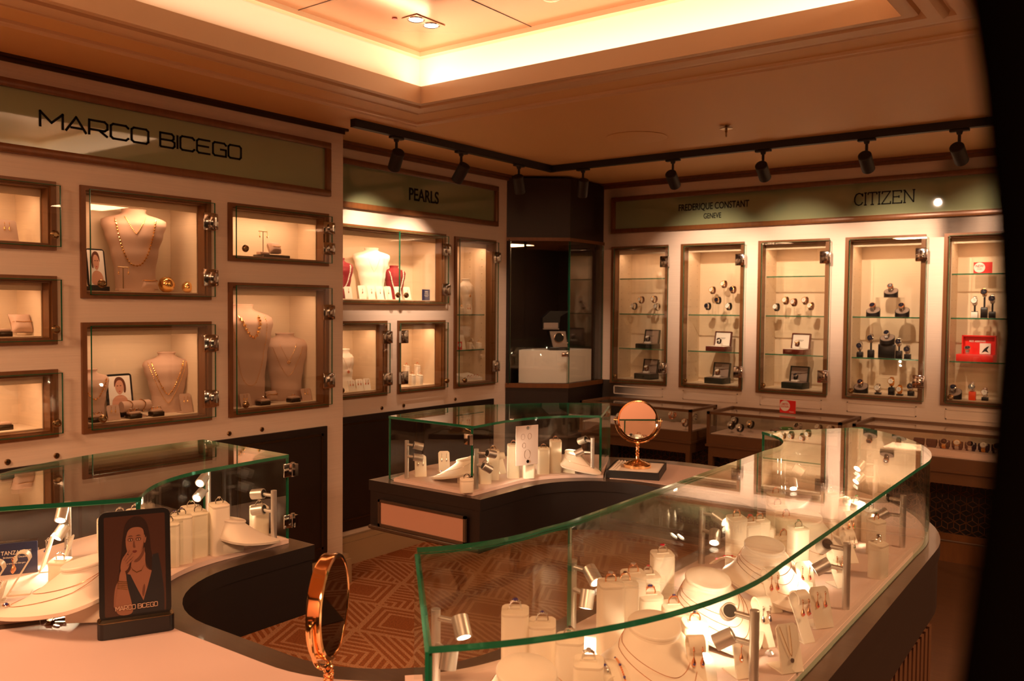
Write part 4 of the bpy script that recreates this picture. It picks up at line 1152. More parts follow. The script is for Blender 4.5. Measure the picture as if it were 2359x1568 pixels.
# -- portrait cards (a woman in a dark dress, painted by flat pieces of print) ----
def portrait(loc, rz, W, H, label, light=False, tilt=8, pose=0):
    r = root('portrait_stand', label, 'picture', loc, rz)
    b = MB(); b.prism(rrect(W*1.06, .042, .012), 0, .030 if W > .1 else .02); part('base', b, 'black', r, 'thick rounded black foot')
    zb = .026 if W > .1 else .018
    if W > .12: 
        b = MB(); b.prism(rrect(W*1.05, .040, .011), .0302, .031); part('base_top', b, 'brass', r, 'brownish top face of the foot')
    T = Matrix.Translation((0, .004, zb)) @ Matrix.Rotation(R(-tilt), 4, 'X')
    TX = T @ Matrix.Rotation(R(90), 4, 'X')
    b = MB(); pl = [(x, y+H/2) for x, y in rrect(W, H, .014)]; b.prism(pl, -.004, .004, X=TX); part('case', b, 'black', r, 'black rounded frame')
    e = W*.075; pw, ph = W-2*e, H-2*e
    scr = part('print', MB().prism([(x, y+H/2) for x, y in rrect(pw, ph, .003)], .0042, .0046, X=TX), 'paper' if light else 'printbg', r)
    def blob(nm, pts, m_, lay):
        q = [((x-.5)*pw, e+y*ph) for x, y in pts]
        b = MB(); cpoly_solid(b, q, .0047+lay*.00008, .0047+lay*.00008+.00006); b.v = [tuple(TX @ Vector(p)) for p in b.v]
        part(nm, b, m_, scr)
    def ell(cx_, cy_, rx, ry, n=28, a0=0, rot=0):
        return [(cx_+rx*math.cos(a)*math.cos(rot)-ry*math.sin(a)*math.sin(rot)*ph/pw, cy_+(rx*math.cos(a)*math.sin(rot)*pw/ph)+ry*math.sin(a)*math.cos(rot)) for a in [a0+2*PI*i/n for i in range(n)]]
    def sm(pts, it=2):
        for _ in range(it):
            q = []
            for a, c in zip(pts, pts[1:]+pts[:1]): q += [(a[0]*.75+c[0]*.25, a[1]*.75+c[1]*.25), (a[0]*.25+c[0]*.75, a[1]*.25+c[1]*.75)]
            pts = q
        return pts
    sk = 'skinlight' if light else 'skin'; hr = 'hairb' if light else 'hair'
    if not light:
        blob('long_hair', sm([(.30, .80), (.27, .60), (.22, .40), (.30, .38), (.42, .52), (.66, .52), (.74, .42), (.82, .45), (.76, .62), (.74, .82), (.68, .95), (.52, 1.0), (.36, .95)]), hr, 0)
        blob('shoulders', sm([(.14, .0), (.15, .26), (.22, .36), (.40, .42), (.46, .52), (.66, .52), (.68, .44), (.88, .38), (.97, .28), (.97, .0)]), sk, 1)
        blob('neck', sm([(.45, .62), (.43, .48), (.40, .40), (.52, .36), (.70, .40), (.66, .50), (.67, .66)]), sk, 1.5)
        blob('neck_shade', sm([(.46, .52), (.56, .52), (.655, .60), (.66, .68), (.60, .62), (.52, .56)]), 'shadow', 2)
        blob('dress', [(.30, .0), (.36, .18), (.33, .42), (.42, .40), (.52, .26), (.625, .13), (.70, .27), (.77, .42), (.78, .58), (.88, .59), (.93, .42), (.97, .2), (.97, .0)], 'dress', 3)
        blob('neckline', [(.42, .395), (.52, .26), (.625, .125), (.70, .27), (.765, .42), (.68, .44), (.60, .42), (.50, .42)], sk, 4)
        blob('cleavage_shade', sm([(.60, .20), (.625, .15), (.66, .24), (.65, .30), (.62, .27)]), 'shadow', 5)
        blob('face', sm([(.345, .78), (.35, .68), (.39, .60), (.45, .545), (.51, .545), (.60, .60), (.645, .70), (.655, .80), (.62, .88), (.50, .90), (.38, .87)]), sk, 6)
        blob('ear', sm([(.64, .72), (.665, .70), (.69, .76), (.675, .80), (.65, .79)]), sk, 6)
        blob('hair_top', sm([(.33, .72), (.31, .84), (.36, .94), (.50, .985), (.64, .94), (.70, .82), (.67, .74), (.655, .83), (.60, .875), (.46, .88), (.385, .85), (.36, .80)]), hr, 8)
        for cx_ in (.425, .555):
            blob('eye_shade', ell(cx_, .755, .048, .020), 'shadow', 9); blob('eye', ell(cx_, .752, .026, .008), 'logo', 10); blob('iris', ell(cx_, .752, .010, .009), 'dialdark', 11)
            blob('brow', sm([(cx_-.055, .782), (cx_, .800), (cx_+.055, .785), (cx_, .790)], 1), 'hair', 10)
        blob('nose', sm([(.475, .745), (.462, .68), (.478, .668), (.51, .668), (.50, .69), (.488, .745)]), 'shadow', 9)
        blob('lips', sm([(.445, .632), (.475, .645), (.49, .640), (.505, .646), (.54, .632), (.495, .612)]), 'lips', 9)
        blob('jaw_shade', sm([(.58, .60), (.645, .70), (.655, .78), (.635, .70), (.60, .64)]), 'shadow', 9)
        # hand against the chin, forearm and bangles
        blob('forearm', sm([(.20, .0), (.16, .12), (.22, .32), (.25, .46), (.34, .46), (.36, .30), (.44, .10), (.46, .0)]), sk, 12)
        blob('palm', sm([(.25, .44), (.27, .55), (.33, .61), (.41, .60), (.42, .52), (.36, .44)]), sk, 13)
        for k, (x0, y0, x1, y1) in enumerate(((.30, .56, .40, .655), (.33, .55, .445, .625), (.35, .53, .46, .59), (.36, .50, .45, .555))):
            dx, dy = x1-x0, y1-y0; l = math.hypot(dx*pw, dy*ph); nx, ny = -dy*ph/l*.010/pw*pw/ .9, dx*pw/l*.010
            blob('finger', sm([(x0-nx*1.3, y0-ny*1.2), (x1-nx, y1-ny), (x1+dx*.08, y1+dy*.08), (x1+nx, y1+ny), (x0+nx*1.3, y0+ny*1.2)]), sk, 14+k)
            blob('finger_shade', [(x0-nx*1.6, y0-ny*1.6), (x1-nx*1.2, y1-ny*1.2), (x1-nx*.8, y1-ny*.8), (x0-nx*1.1, y0-ny*1.1)], 'shadow', 18)
        for k in range(5): blob('bangle', [(.205, .275+.018*k), (.37, .255+.018*k), (.37, .262+.018*k), (.205, .282+.018*k)], 'gold', 19)
        blob('chain', [(.42, .49), (.45, .445), (.52, .415), (.60, .43), (.655, .50), (.60, .438), (.52, .423), (.455, .452)], 'gold', 20)
        cut = MB(); X = TX @ Matrix.Translation((0, 0, .0065)) @ Matrix.Rotation(R(-90), 4, 'X')
        lettering(cut, 'MARCO BICEGO', -W*.28, W*.30, e+ph*.055, W*.062, W*.008, X, gap=.2); part('lettering', cut, 'logo', r)
    else:
        m_ = (lambda x: 1-x) if pose else (lambda x: x)
        f = lambda pl: [(m_(x), y) for x, y in pl]
        blob('shoulders', sm(f([(.12, .0), (.10, .22), (.22, .36), (.42, .42), (.60, .42), (.78, .34), (.86, .18), (.84, .0)])), sk, 1)
        blob('face', sm(f([(.30, .78), (.30, .62), (.36, .50), (.46, .42), (.60, .46), (.68, .60), (.68, .78), (.58, .90), (.40, .90)])), sk, 3)
        blob('hair_top', sm(f([(.26, .62), (.26, .84), (.38, .97), (.60, .97), (.76, .84), (.80, .60), (.74, .46), (.66, .50), (.70, .68), (.62, .86), (.46, .88), (.34, .80)])), hr, 4)
        for cx_ in (.41, .55): blob('eye', ell(m_(cx_), .70, .04, .014), hr, 5)
        blob('lips', sm(f([(.43, .53), (.49, .545), (.55, .53), (.49, .515)])), 'gemred', 5)
        blob('hand', sm(f([(.52, .0), (.50, .20), (.56, .36), (.66, .42), (.70, .30), (.68, .12), (.72, .0)])), sk, 6)
    return r

# -- watches ----------------------------------------------------------
def watch_meshes(metal, strap, dial):
    def case():
        b = MB(); X = X4((0, -.021, 0), 0, R(90)); b.lathe([(.016, -.003), (.019, -.001), (.019, .005), (.0165, .007), (.0155, .0055), (.0155, .004)], 24, 0, X)
        b.cyl((.0185, -.024, 0), (.022, -.024, 0), .0022, n=8); return b.mesh('case', METAL[metal], 35)
    def face():
        b = MB(); X = X4((0, -.021, 0), 0, R(90)); b.lathe([(.0152, .0045), (.0152, .0050)], 24, 0, X)
        b.box(-.0006, .0006, -.0268, -.0263, 0, .010, 1); b.box(-.0005, .008, -.0268, -.0263, -.0005, .0005, 1); return b.mesh('dial', [dial, 'silver' if dial != 'dial' else 'black'], 35)
    def band():
        b = MB(); rings = []; n = 22
        for i in range(n+1):
            a = R(112+316*i/n); wv = .0085+.0015*abs(math.cos(a/2)); y, z = .022*math.sin(a-R(90))*-1, .027*math.cos(a-R(90))
            y = -.021*math.sin(a); z = .026*math.cos(a)
            y, z = -.020*math.cos(R(20+320*i/n)), .026*math.sin(R(20+320*i/n)); t = .0013; d = math.hypot(y, z)
            uy, uz = y/d, z/d
            rings.append([(-wv, y-uy*t, z-uz*t), (wv, y-uy*t, z-uz*t), (wv, y+uy*t, z+uz*t), (-wv, y+uy*t, z+uz*t)])
        b.loft(rings)
        if strap in ('silver', 'gold', 'steel', 'rosegold'):
            for i in range(1, n): 
                y, z = -.0218*math.cos(R(20+320*i/n)), .0278*math.sin(R(20+320*i/n)); b.cyl((-.0088, y, z), (.0088, y, z), .0012, n=6)
        return b.mesh('strap', strap, 35)
    return [('case', ('wc', metal), case), ('dial', ('wd', dial), face), ('strap', ('ws', strap), band)]
def watch(loc, rz, metal, strap, dial, label, tilt=-18, group=None, sc=1.0):
    """origin at the lowest point of the strap loop"""
    r = root('wristwatch', label, 'watch', loc, rz, group); r.scale = (sc, sc, sc)
    X = Matrix.Translation((0, 0, .0275)) @ Matrix.Rotation(R(tilt), 4, 'X')
    for nm, key, fn in watch_meshes(metal, strap, dial):
        o = cpart(nm, key, fn, r); o.matrix_local = X
    return r
def cuff(loc, rz, h, label, mat_='acrylic'):
    """stand of a watch: foot, stalk"""
    def fn():
        b = MB(); b.box(-.016, .016, -.014, .014, 0, .004, bev=.001); b.box(-.005, .005, -.003, .003, .004, h); return b.mesh('watch_riser', mat_)
    o = link(D.objects.new('watch_riser', cached(('cuff', round(h, 3), mat_), fn))); o.location = loc; o.rotation_euler = (0, 0, rz); return tag(o, label, 'watch stand')
def watch_plinth(loc, rz, h, label, mat_='black', w=.036):
    def fn():
        b = MB(); b.box(-w/2, w/2, -.016, .016, 0, h, bev=.0015); return b.mesh('watch_block', mat_)
    o = link(D.objects.new('watch_block', cached(('wp', h, w, mat_), fn))); o.location = loc; o.rotation_euler = (0, 0, rz); return tag(o, label, 'watch stand')
def oval_stand(loc, rz, label, sc=1.0):
    r = root('oval_watch_stand', label, 'watch stand', loc, rz); r.scale = (sc, sc, sc)
    def f1():
        b = MB(); n = 32; rings = []
        for z, e in ((0, 1), (.018, 1)): rings.append([(.043*math.cos(2*PI*i/n), .034*math.sin(2*PI*i/n), z) for i in range(n)])
        rings.append([(.043*math.cos(2*PI*i/n), .034*math.sin(2*PI*i/n), .040+.022*math.sin(2*PI*i/n)) for i in range(n)])
        b.loft(rings); return b.mesh('drum', 'black')
    def f2():
        b = MB(); n = 32; b.loft([[(.040*math.cos(2*PI*i/n), .031*math.sin(2*PI*i/n), .0405+.020*math.sin(2*PI*i/n)+dz) for i in range(n)] for dz in (0, .001)]); return b.mesh('cushion', 'grey')
    cpart('drum', 'osd', f1, r); cpart('cushion', 'osc', f2, r); return r
def watch_box(loc, rz, outer, inner, label, w=.125, d=.10, h=.034, lidh=.095):
    r = root('watch_box', label, 'watch box', loc, rz)
    b = MB(); b.box(-w/2, w/2, -d/2, d/2, 0, h, bev=.002); part('base', b, outer, r)
    X = Matrix.Translation((0, d/2-.006, h)) @ Matrix.Rotation(R(-10), 4, 'X')
    b = MB(); b.box(-w*.42, w*.46, -.006, .006, 0, lidh, X=X, bev=.002)
    for q in ((-w*.42, -w*.42+.005, 0, lidh), (w*.46-.005, w*.46, 0, lidh), (-w*.42, w*.46, lidh-.005, lidh)): b.box(q[0], q[1], -.016, -.006, q[2], q[3], X=X)
    lid = part('lid', b, outer, r)
    b = MB(); b.box(-w*.42+.006, w*.46-.006, -.008, -.0062, .004, lidh-.007, X=X); part('lining', b, inner, lid)
    b = MB(); b.box(-.018, .022, -.0086, -.0081, lidh*.55, lidh*.57, X=X); b.box(-.010, .014, -.0086, -.0081, lidh*.49, lidh*.505, X=X); part('print', b, 'letter', lid)
    b = MB(); b.box(-w/2+.006, w/2-.006, -d/2+.006, d/2-.014, h, h+.003, bev=.001); part('tray', b, inner, r)
    b = MB(); b.box(-.026, .026, -.018, .014, h+.003, h+.016, bev=.006); part('pillow', b, 'paper', r)
    return r
def info_card(loc, rz, W, H, mat_, label, lines=(), tcol='paper', circle=None, thick=.004, name='info_card'):
    r = root(name, label, 'sign', loc, rz)
    b = MB(); b.box(-W/2, W/2, 0, thick, 0, H); part('card', b, mat_, r)
    if circle: b = MB(); b.lathe([(circle[2], 0), (circle[2], .0006)], 32, X=X4((circle[0], -.0002, circle[1]), 0, R(90))); part('white_disc', b, 'paper', r)
    for s_, size, x, z, m_ in lines: text('lettering', s_, size, r, (x, -.0012, z), (R(90), 0, 0), mat_=m_, ext=.0002, sx=.85)
    return r
# ================================================================ CONTENTS OF THE NEAREST (RIGHT) CASE
WH = lambda s_: s_
# ring blocks: (px, py, h, where, metal, gem, big, rz)
RB = [
 (1187, 1403, .115, 'tallest at the nearest case end', 's', 'b', True, 35),
 (1249, 1431, .095, 'just right of the tallest end one', 's', 'b', False, 35),
 (1313, 1467, .085, 'third from the nearest case end', 's', 'k', False, 30),
 (1356, 1521, .085, 'left of the long bracelet ramp', 's', 'c', True, 30),
 (1407, 1340, .130, 'right of the second lamp', 'r', 'c', True, 50),
 (1440, 1338, .115, 'tucked behind the second lamp cluster', 'r', 'k', False, 50),
 (1459, 1318, .115, 'at the back of the front cluster', 'r', 'c', True, 50),
 (1493, 1322, .105, 'farthest right in the front cluster', 's', 'r', False, 50),
 (1498, 1368, .075, 'low behind the brightest bust', 'r', 'b', True, 50),
 (1552, 1390, .060, 'low between brightest and middle bust', 'r', 'b', False, 45),
 (1601, 1430, .055, 'low, right of the brightest bust', 'r', 'k', False, 45),
 (1526, 1273, .125, 'standing alone near the inner glass', 's', 'r', True, 50),
 (1697, 1190, .130, 'tallest in the row behind third bust', 'r', 'c', True, 60),
 (1728, 1202, .115, 'second in the row behind third bust', 'r', 'r', True, 60),
 (1750, 1196, .115, 'third in the row behind third bust', 'r', 'c', True, 60),
 (1763, 1213, .095, 'fourth in the row behind third bust', 'r', 'r', False, 60),
 (1805, 1234, .075, 'lowest in the row behind third bust', 'r', 'r', False, 60),
 (1839, 1214, .115, 'directly before the fourth bust', 's', 'g', False, 60),
 (1811, 1190, .115, 'between the third and fourth busts', 'r', 'k', True, 60),
 (1791, 1163, .125, 'beside the far inner lamp', 'r', 'g', False, 60),
 (1787, 1136, .120, 'farthest back on the inner side', 'r', 'r', False, 60),
 (1913, 1133, .130, 'tallest of the far green-stone row', 's', 'g', True, 70),
 (1939, 1144, .115, 'second of the far green-stone row', 's', 'g', False, 70),
 (1972, 1155, .100, 'third of the far green-stone row', 's', 'g', False, 70),
 (2006, 1174, .085, 'fourth of the far green-stone row', 's', 'k', True, 70),
 (2019, 1197, .085, 'left of the last lamp post', 'r', 'g', False, 72),
 (2024, 1249, .080, 'nearest the far outer glass', 's', 'k', True, 78)]
for px, py, h, wh, me_, ge, bg, rz in RB: block_ring(px, py, h, wh, me_, ge, bg, rz)
# low busts (neck pixel, tip azimuth in degrees)
LB = [(1213, 1537, -36, 'white lying bust at the cut end of the nearest case, half below the picture', 'b', [.35]),
      (1507, 1430, -40, 'brightest lamp-lit white lying bust in the nearest case', 'b', [.30, .52]),
      (1631, 1325, -38, 'white lying bust with a broad oval neck in the middle of the nearest case', 'r', [.22, .42, .6]),
      (1761, 1250, -45, 'third white lying bust from the near end, behind the leaning earring cards', 'r', [.25, .45, .62]),
      (1853, 1184, -52, 'fourth white lying bust, its neck under a glare on the glass', 'g', [.35]),
      (1903, 1124, 150, 'white bust turned away at the far end of the nearest case', None, [])]
for i, (px, py, az, lb_, gm, ch) in enumerate(LB):
    p = at(px, py, 2, DK+.105); az_ = R(az); p = p+Vector((math.cos(az_), math.sin(az_), 0))*.012
    p.z = DK; sc = 1.0 if i < 5 else .85
    low_bust(p, az_, lb_, sc)
    for k, s1 in enumerate(ch): bust_chain(p, az_, 'fine rose-gold chain lying %s on the %s' % (('lowest', 'second lowest', 'highest')[k], ('white bust at the cut end', 'brightest lamp-lit bust', 'broad-necked middle bust', 'third bust from the near end', 'fourth bust under the glare', '')[i]), 'r', gm if k == 0 else None, s1, sc)
# loops with earrings
LP = [(1600, 1560, -50, .070, 'curled white loop stand on the brightest bust, two long gold earrings on its tip', 'r', 'b'),
      (1751, 1478, -38, .085, 'curled white loop with beaded hoops beside the third lamp', 's', 'k'),
      (1771, 1400, -38, .085, 'brightly lit curled loop with a red gem above the third lamp', 'r', 'r'),
      (1838, 1468, -30, .090, 'curled white loop between two leaning cards at the outer glass', 'r', 'r'),
      (1715, 1330, 20, .060, 'small curled loop left of the third bust with gold hoops', 'r', 'c'),
      (1950, 1245, -40, .080, 'curled loop below the far green-stone row', 'r', 'g'),
      (1950, 1290, -40, .075, 'curled loop under the glare in front of the fourth bust', 's', 'g'),
      (1921, 1345, -38, .080, 'curled loop behind the fourth lamp', 'r', 'r')]
for px, py, az, h, lb_, me_, ge in LP:
    p = at(px, py, 2, DK+(.03 if h == .070 else 0)); p.z = DK+(.028 if h == .070 else 0)
    loop_stand(p, R(az), h, 'white '+lb_ if not lb_.startswith(('curled white', 'small', 'bright', 'curled loop')) else lb_)
    earring_pair(p, R(az), h, me_, ge, 'the '+lb_, loop=True, L=.022)
CS = [(1862, 1380, -35, .078, 'white leaning card with two red pear earrings before the third bust', 'r', 'r'),
      (1898, 1447, -35, .078, 'white leaning card with long red-tipped earrings before the fourth lamp', 'r', 'r'),
      (1825, 1550, -35, .080, 'white leaning card with a dark pendant beside the large lamp post', 'r', 'k'),
      (1722, 1562, -35, .060, 'round-topped white card behind the large lamp post, mostly hidden', 'r', 'c')]
for i, (px, py, az, h, lb_, me_, ge) in enumerate(CS):
    p = at(px, py, 2, DK); p.z = DK; p -= Vector((math.cos(R(az)), math.sin(R(az)), 0))*.02
    card_stand(p, R(az), h, lb_)
    if i == 2:
        X = Matrix.Translation(p) @ Matrix.Rotation(R(az), 4, 'Z'); F = lambda y, z: X @ Vector((.0225+.0040-z*.30, y, z))
        r = root('necklace', 'thin chain with a dark stone hung on the leaning card beside the large lamp post', 'necklace', p, 0)
        b = MB(); b.tube([F(-.016, .076)-p, F(-.004, .035)-p, F(0, .028)-p], .0006, 6); b.tube([F(.004, .076)-p, F(.002, .035)-p, F(0, .028)-p], .0006, 6); part('chain', b, 'gold', r)
        q = F(0, .022)-p; b = MB(); b.sph(q, .0035, 8, sz=1.3); part('pendant', b, 'dialdark', r)
    else: earring_pair(p, R(az), h, me_, ge, 'the '+lb_)
# bracelet ramps
def ramp(loc, rz, label, blabel, metal, gem, L=.13, H=.045, w=.030):
    n = 16; path = [(-L/2+L*i/n, .002+H*math.sin(PI*(.12+.88*i/n))**1.0) for i in range(n+1)]
    def fn():
        b = MB(); b.ribbon(path, w, .003); b.box(-L/2, L/2, -w/2+.002, w/2-.002, 0, .002); return b.mesh('bracelet_ramp', 'white', 60)
    o = link(D.objects.new('bracelet_ramp', cached(('ramp', L, H, w), fn))); o.location = loc; o.rotation_euler = (0, 0, rz); tag(o, label, 'jewellery stand')
    pts = []
    for i in range(40):
        t = i/39; x = -L/2+L*t; z = .002+H*math.sin(PI*(.12+.88*t)); pts.append((x, 0, z+.0035))
    chain_bracelet(pts, 'bracelet', blabel, metal, gem, loc, rz, .0019, 6)
p = at(1425, 1560, 2, DK+.03); ramp((p.x, p.y, DK), R(-42), 'curved white bracelet ramp at the near end of the nearest case', 'rose gold bracelet with blue stones on the curved ramp at the near end', 'r', 'b', .15, .05, .036)
p = at(1700, 1320, 2, DK+.02); ramp((p.x, p.y, DK), R(-25), 'arched white bracelet ramp between the middle and third busts', 'thin rose gold bracelet with red stones over the arched ramp', 'r', 'r', .17, .05, .020)
p = at(1392, 1545, 2, DK+.045); b = MB(); b.cyl((-.022, 0, .022), (.022, 0, .022), .022, n=28); b.box(-.022, .022, -.016, .016, 0, .01); solo('ring_roll', 'short white roll beside the bracelet ramp at the near end of the nearest case', 'ring stand', b, 'white', (p.x, p.y, DK), R(-20))
ring((p.x, p.y, DK+.040), R(-20), 's', 'b', False, 'silver ring with small blue stones on the short white roll')
b = MB(); b.lathe([(.001, 0), (.006, .003), (.0085, .007), (.005, .011)], 8); p = at(1773, 1512, 2, DK); solo('crystal', 'loose clear crystal on the deck before the large lamp post', 'crystal', b, 'gemclear', (p.x, p.y, DK))

LAMPS = [((1003, 1598), 'double silver case lamp at the cut end of the nearest case', [(10, 50, -30), (-20, 75, -80)]),
         ((1318, 1452), 'double silver case lamp second from the cut end by the inner glass', [(-10, 35, -25), (-20, 65, -75)]),
         ((1735, 1600), 'large double case lamp nearest the viewer at the outer glass', [(172, 25, 120), (175, 30, 205)]),
         ((1948, 1402), 'double case lamp at the middle of the outer glass', [(172, 30, 130), (172, 32, 210)]),
         ((2078, 1260), 'double case lamp at the far end of the outer glass', [(178, 12, 165), (178, 32, 205)]),
         ((1616, 1297), 'double case lamp with dark heads halfway along the inner glass', [(-15, 20, -15), (-25, 40, -70)]),
         ((1802, 1163), 'double case lamp at the far inner glass, one head glaring', [(-10, 30, 20), (-30, 45, -62)]),
         ((2015, 1157), 'double case lamp at the far end, both bulbs facing the viewer', [(215, 35, 250), (215, 35, 238)])]
for k_, ((px, py), lb_, hd) in enumerate(LAMPS): case_lamp(px, py, lb_, hd, watts=3.4 if k_ < 3 else 2.0)

# ================================================================ CONTENTS OF THE LEFT CASE
for px, py, h, wh, me_, ge, rz in [
 (505, 1160, .125, 'tallest in the left case', 's', 'c', 82), (456, 1178, .110, 'just left of the left-case tallest', 's', 'c', 82),
 (597, 1166, .080, 'behind the left-case hinged-end lamp', 's', 'c', 80), (418, 1186, .115, 'frontmost in the row beside the portrait', 's', 'b', 75),
 (402, 1193, .110, 'second in the row beside the portrait', 's', 'b', 75), (388, 1203, .105, 'third in the row beside the portrait', 's', 'c', 70),
 (312, 1176, .100, 'rightmost of three above the portrait', 's', 'c', 60), (276, 1184, .098, 'middle of three above the portrait', 's', 'c', 60), (247, 1196, .095, 'leftmost of three above the portrait', 's', 'c', 60),
 (440, 1168, .115, 'at the back of the left case', 's', 'g', 75)]:
    block_ring(px, py, h, wh, me_, ge, False, rz)
p = at(139, 1284, 2, DK+.05); block_ring(0, 0, .045, 'low beside the left-case leaning card', 's', 'c', False, 30, pos=(p.x, p.y, 0))
p = at(190, 1300, 2, DK+.105); low_bust((p.x, p.y, DK), R(238-14), 'large white lying bust in the left case, its tip towards the picture edge', 1.12)
bust_chain((p.x, p.y, DK), R(224), 'fine chain with a blue oval pendant on the large bust in the left case', 'r', 'b', .18, 1.12)
bust_chain((p.x, p.y, DK), R(224), 'higher thin rose gold chain on the large bust in the left case', 'r', None, .5, 1.12)
p = at(540, 1172, 2, DK+.105); low_bust((p.x, p.y, DK), R(75), 'white lying bust behind the tallest block of the left case', .8)
for px, py, az, h, lb_ in [(56, 1366, 236, .090, 'curled white loop stand under strong light in the left case'), (-4, 1385, 236, .085, 'curled white loop stand cut by the left picture edge')]:
    p = at(px, py, 2, DK); p.z = DK; loop_stand(p, R(az), h, lb_); earring_pair(p, R(az), h, 'r', 'b', 'the '+lb_, loop=True)
for px, py, az, h, lb_ in [(120, 1312, 232, .085, 'tall leaning white card in the left case'), (172, 1290, 232, .060, 'smaller leaning white card behind the large bust in the left case'), (20, 1400, 236, .055, 'low leaning card with a green tag at the left picture edge')]:
    p = at(px, py, 2, DK); p.z = DK; card_stand(p, R(az), h, lb_); earring_pair(p, R(az), h, 's', 'b', 'the '+lb_)
p = at(38, 1322, 2, DK); r = info_card((p.x, p.y, DK), R(62), .085, .072, 'blue', 'dark blue TANZANITE card in a clear acrylic block in the left case', [('TANZANITE', .013, 0, .050, 'paper'), ('Birthstone for December', .006, 0, .040, 'paper'), ('a rare violet blue gem', .005, 0, .026, 'paper')])
b = MB(); b.box(-.044, .044, .0042, .020, 0, .074); part('acrylic_block', b, 'acrylic', r)
case_lamp(631, 1250, 'double silver case lamp at the hinged end of the left case', [(180+10, 8, 200), (188, 10, 205)], watts=2.0)
p = at(482, 1180, 2, DK+.03); case_lamp(0, 0, 'double case lamp at the back of the left case, both bulbs glaring at the viewer', [(-50, 20, -58), (-60, 20, -60)], watts=1.6, pos=(p.x-.05, p.y+.03, DK))
p = at(120, 1250, 2, DK+.05); case_lamp(0, 0, 'double case lamp against the back glass of the left case', [(-40, 45, -40), (-40, 45, -75)], watts=2.2, pos=(-2.12, 1.02, DK))

# ================================================================ CONTENTS OF THE FAR CASE
for px, py, h, wh, me_, ge, rz in [
 (1075, 1102, .045, 'half behind the far-case hinge', 's', 'c', 50), (1118, 1070, .065, 'low, right of the far-case hinge', 's', 'c', 40), (1136, 1037, .105, 'leftmost tall one in the far case', 'g', 'c', 45),
 (1183, 1024, .120, 'just left of the hanging card', 'r', 'c', 45), (1218, 1062, .060, 'showing under the hanging card', 's', 'c', 45), (1252, 1032, .095, 'just right of the hanging card', 'r', 'c', 45),
 (1280, 1014, .120, 'tallest in the far case', 'r', 'c', 45)]:
    block_ring(px, py, h, wh, me_, ge, False, rz, w=.044)
p = at(1070, 1052, 2, DK+.09); low_bust((p.x, p.y, DK), R(197), 'white lying bust at the left of the far case, tip to the left', .85); bust_chain((p.x, p.y, DK), R(197), 'fine chain with small pendant on the left bust of the far case', 's', 'b', .35, .85)
p = at(1325, 1027, 2, DK+.10); low_bust((p.x, p.y, DK), R(0), 'white lying bust at the right of the far case, tip to the right', .75); bust_chain((p.x, p.y, DK), R(0), 'thin chain on the right bust of the far case', 'r', None, .4, .75)
for px, py, lb_ in [(968, 1096, 'first leaning white card behind the left lamp of the far case'), (1022, 1085, 'second leaning white card in the far case, nearer the bust')]:
    p = at(px, py, 2, DK); p.z = DK; card_stand(p, R(-40), .078, lb_); earring_pair(p, R(-40), .078, 's', 'c', 'the '+lb_)
p = at(1152, 1088, 2, DK); loop_stand((p.x, p.y, DK), R(-30), .075, 'small white loop stand among the tall blocks of the far case')
case_lamp(937, 1102, 'double silver case lamp in the left corner of the far case', [(0, 15, 55), (0, 8, 50)], watts=2.2)
case_lamp(1097, 1126, 'double silver case lamp behind the hinge of the far case', [(20, 15, 75), (-10, 30, 60)], watts=2.0)
case_lamp(1364, 1093, 'double silver case lamp at the right end of the far case', [(165, 20, 175), (190, 25, 215)], watts=2.2)
# frosted card hung on the glass
pc = at(1215, 1030, 1, 2.62); q0 = Vector((-1.865+.012, 2.54, .93))
a0 = at(1189, 982, 0, -1.83); a1 = at(1240, 976.5, 0, -1.80); a2 = at(1194, 1072, 0, -1.83)
r = root('hanging_card', 'pale card with faint jewellery drawings fixed by two magnets to the far case glass', 'card', (a0.x, a0.y, a2.z))
wv = Vector((a1.x-a0.x, a1.y-a0.y, 0)); Wc = wv.length; X = Matrix.Rotation(math.atan2(wv.y, wv.x), 4, 'Z'); Hc = a0.z-a2.z
b = MB(); b.box(0, Wc, 0, .002, 0, Hc, X=X); part('sheet', b, 'frost', r)
b = MB()
for zz in (Hc*.09, Hc*.94): b.lathe([(.006, 0), (.006, .003)], 16, X=X @ X4((Wc*.52, 0, zz), 0, R(90)))
part('magnets', b, 'steel', r)
b = MB()
for cx_, cz_, s_ in ((.3, .72, .008), (.6, .72, .008), (.35, .5, .007), (.5, .27, .013)):
    b.tube([(Wc*cx_+s_*math.cos(a), -.0006, Hc*cz_+s_*1.3*math.sin(a)) for a in [2*PI*k/18 for k in range(18)]], .0005, 5, X=X, closed=True)
part('drawing', b, 'grey', r)

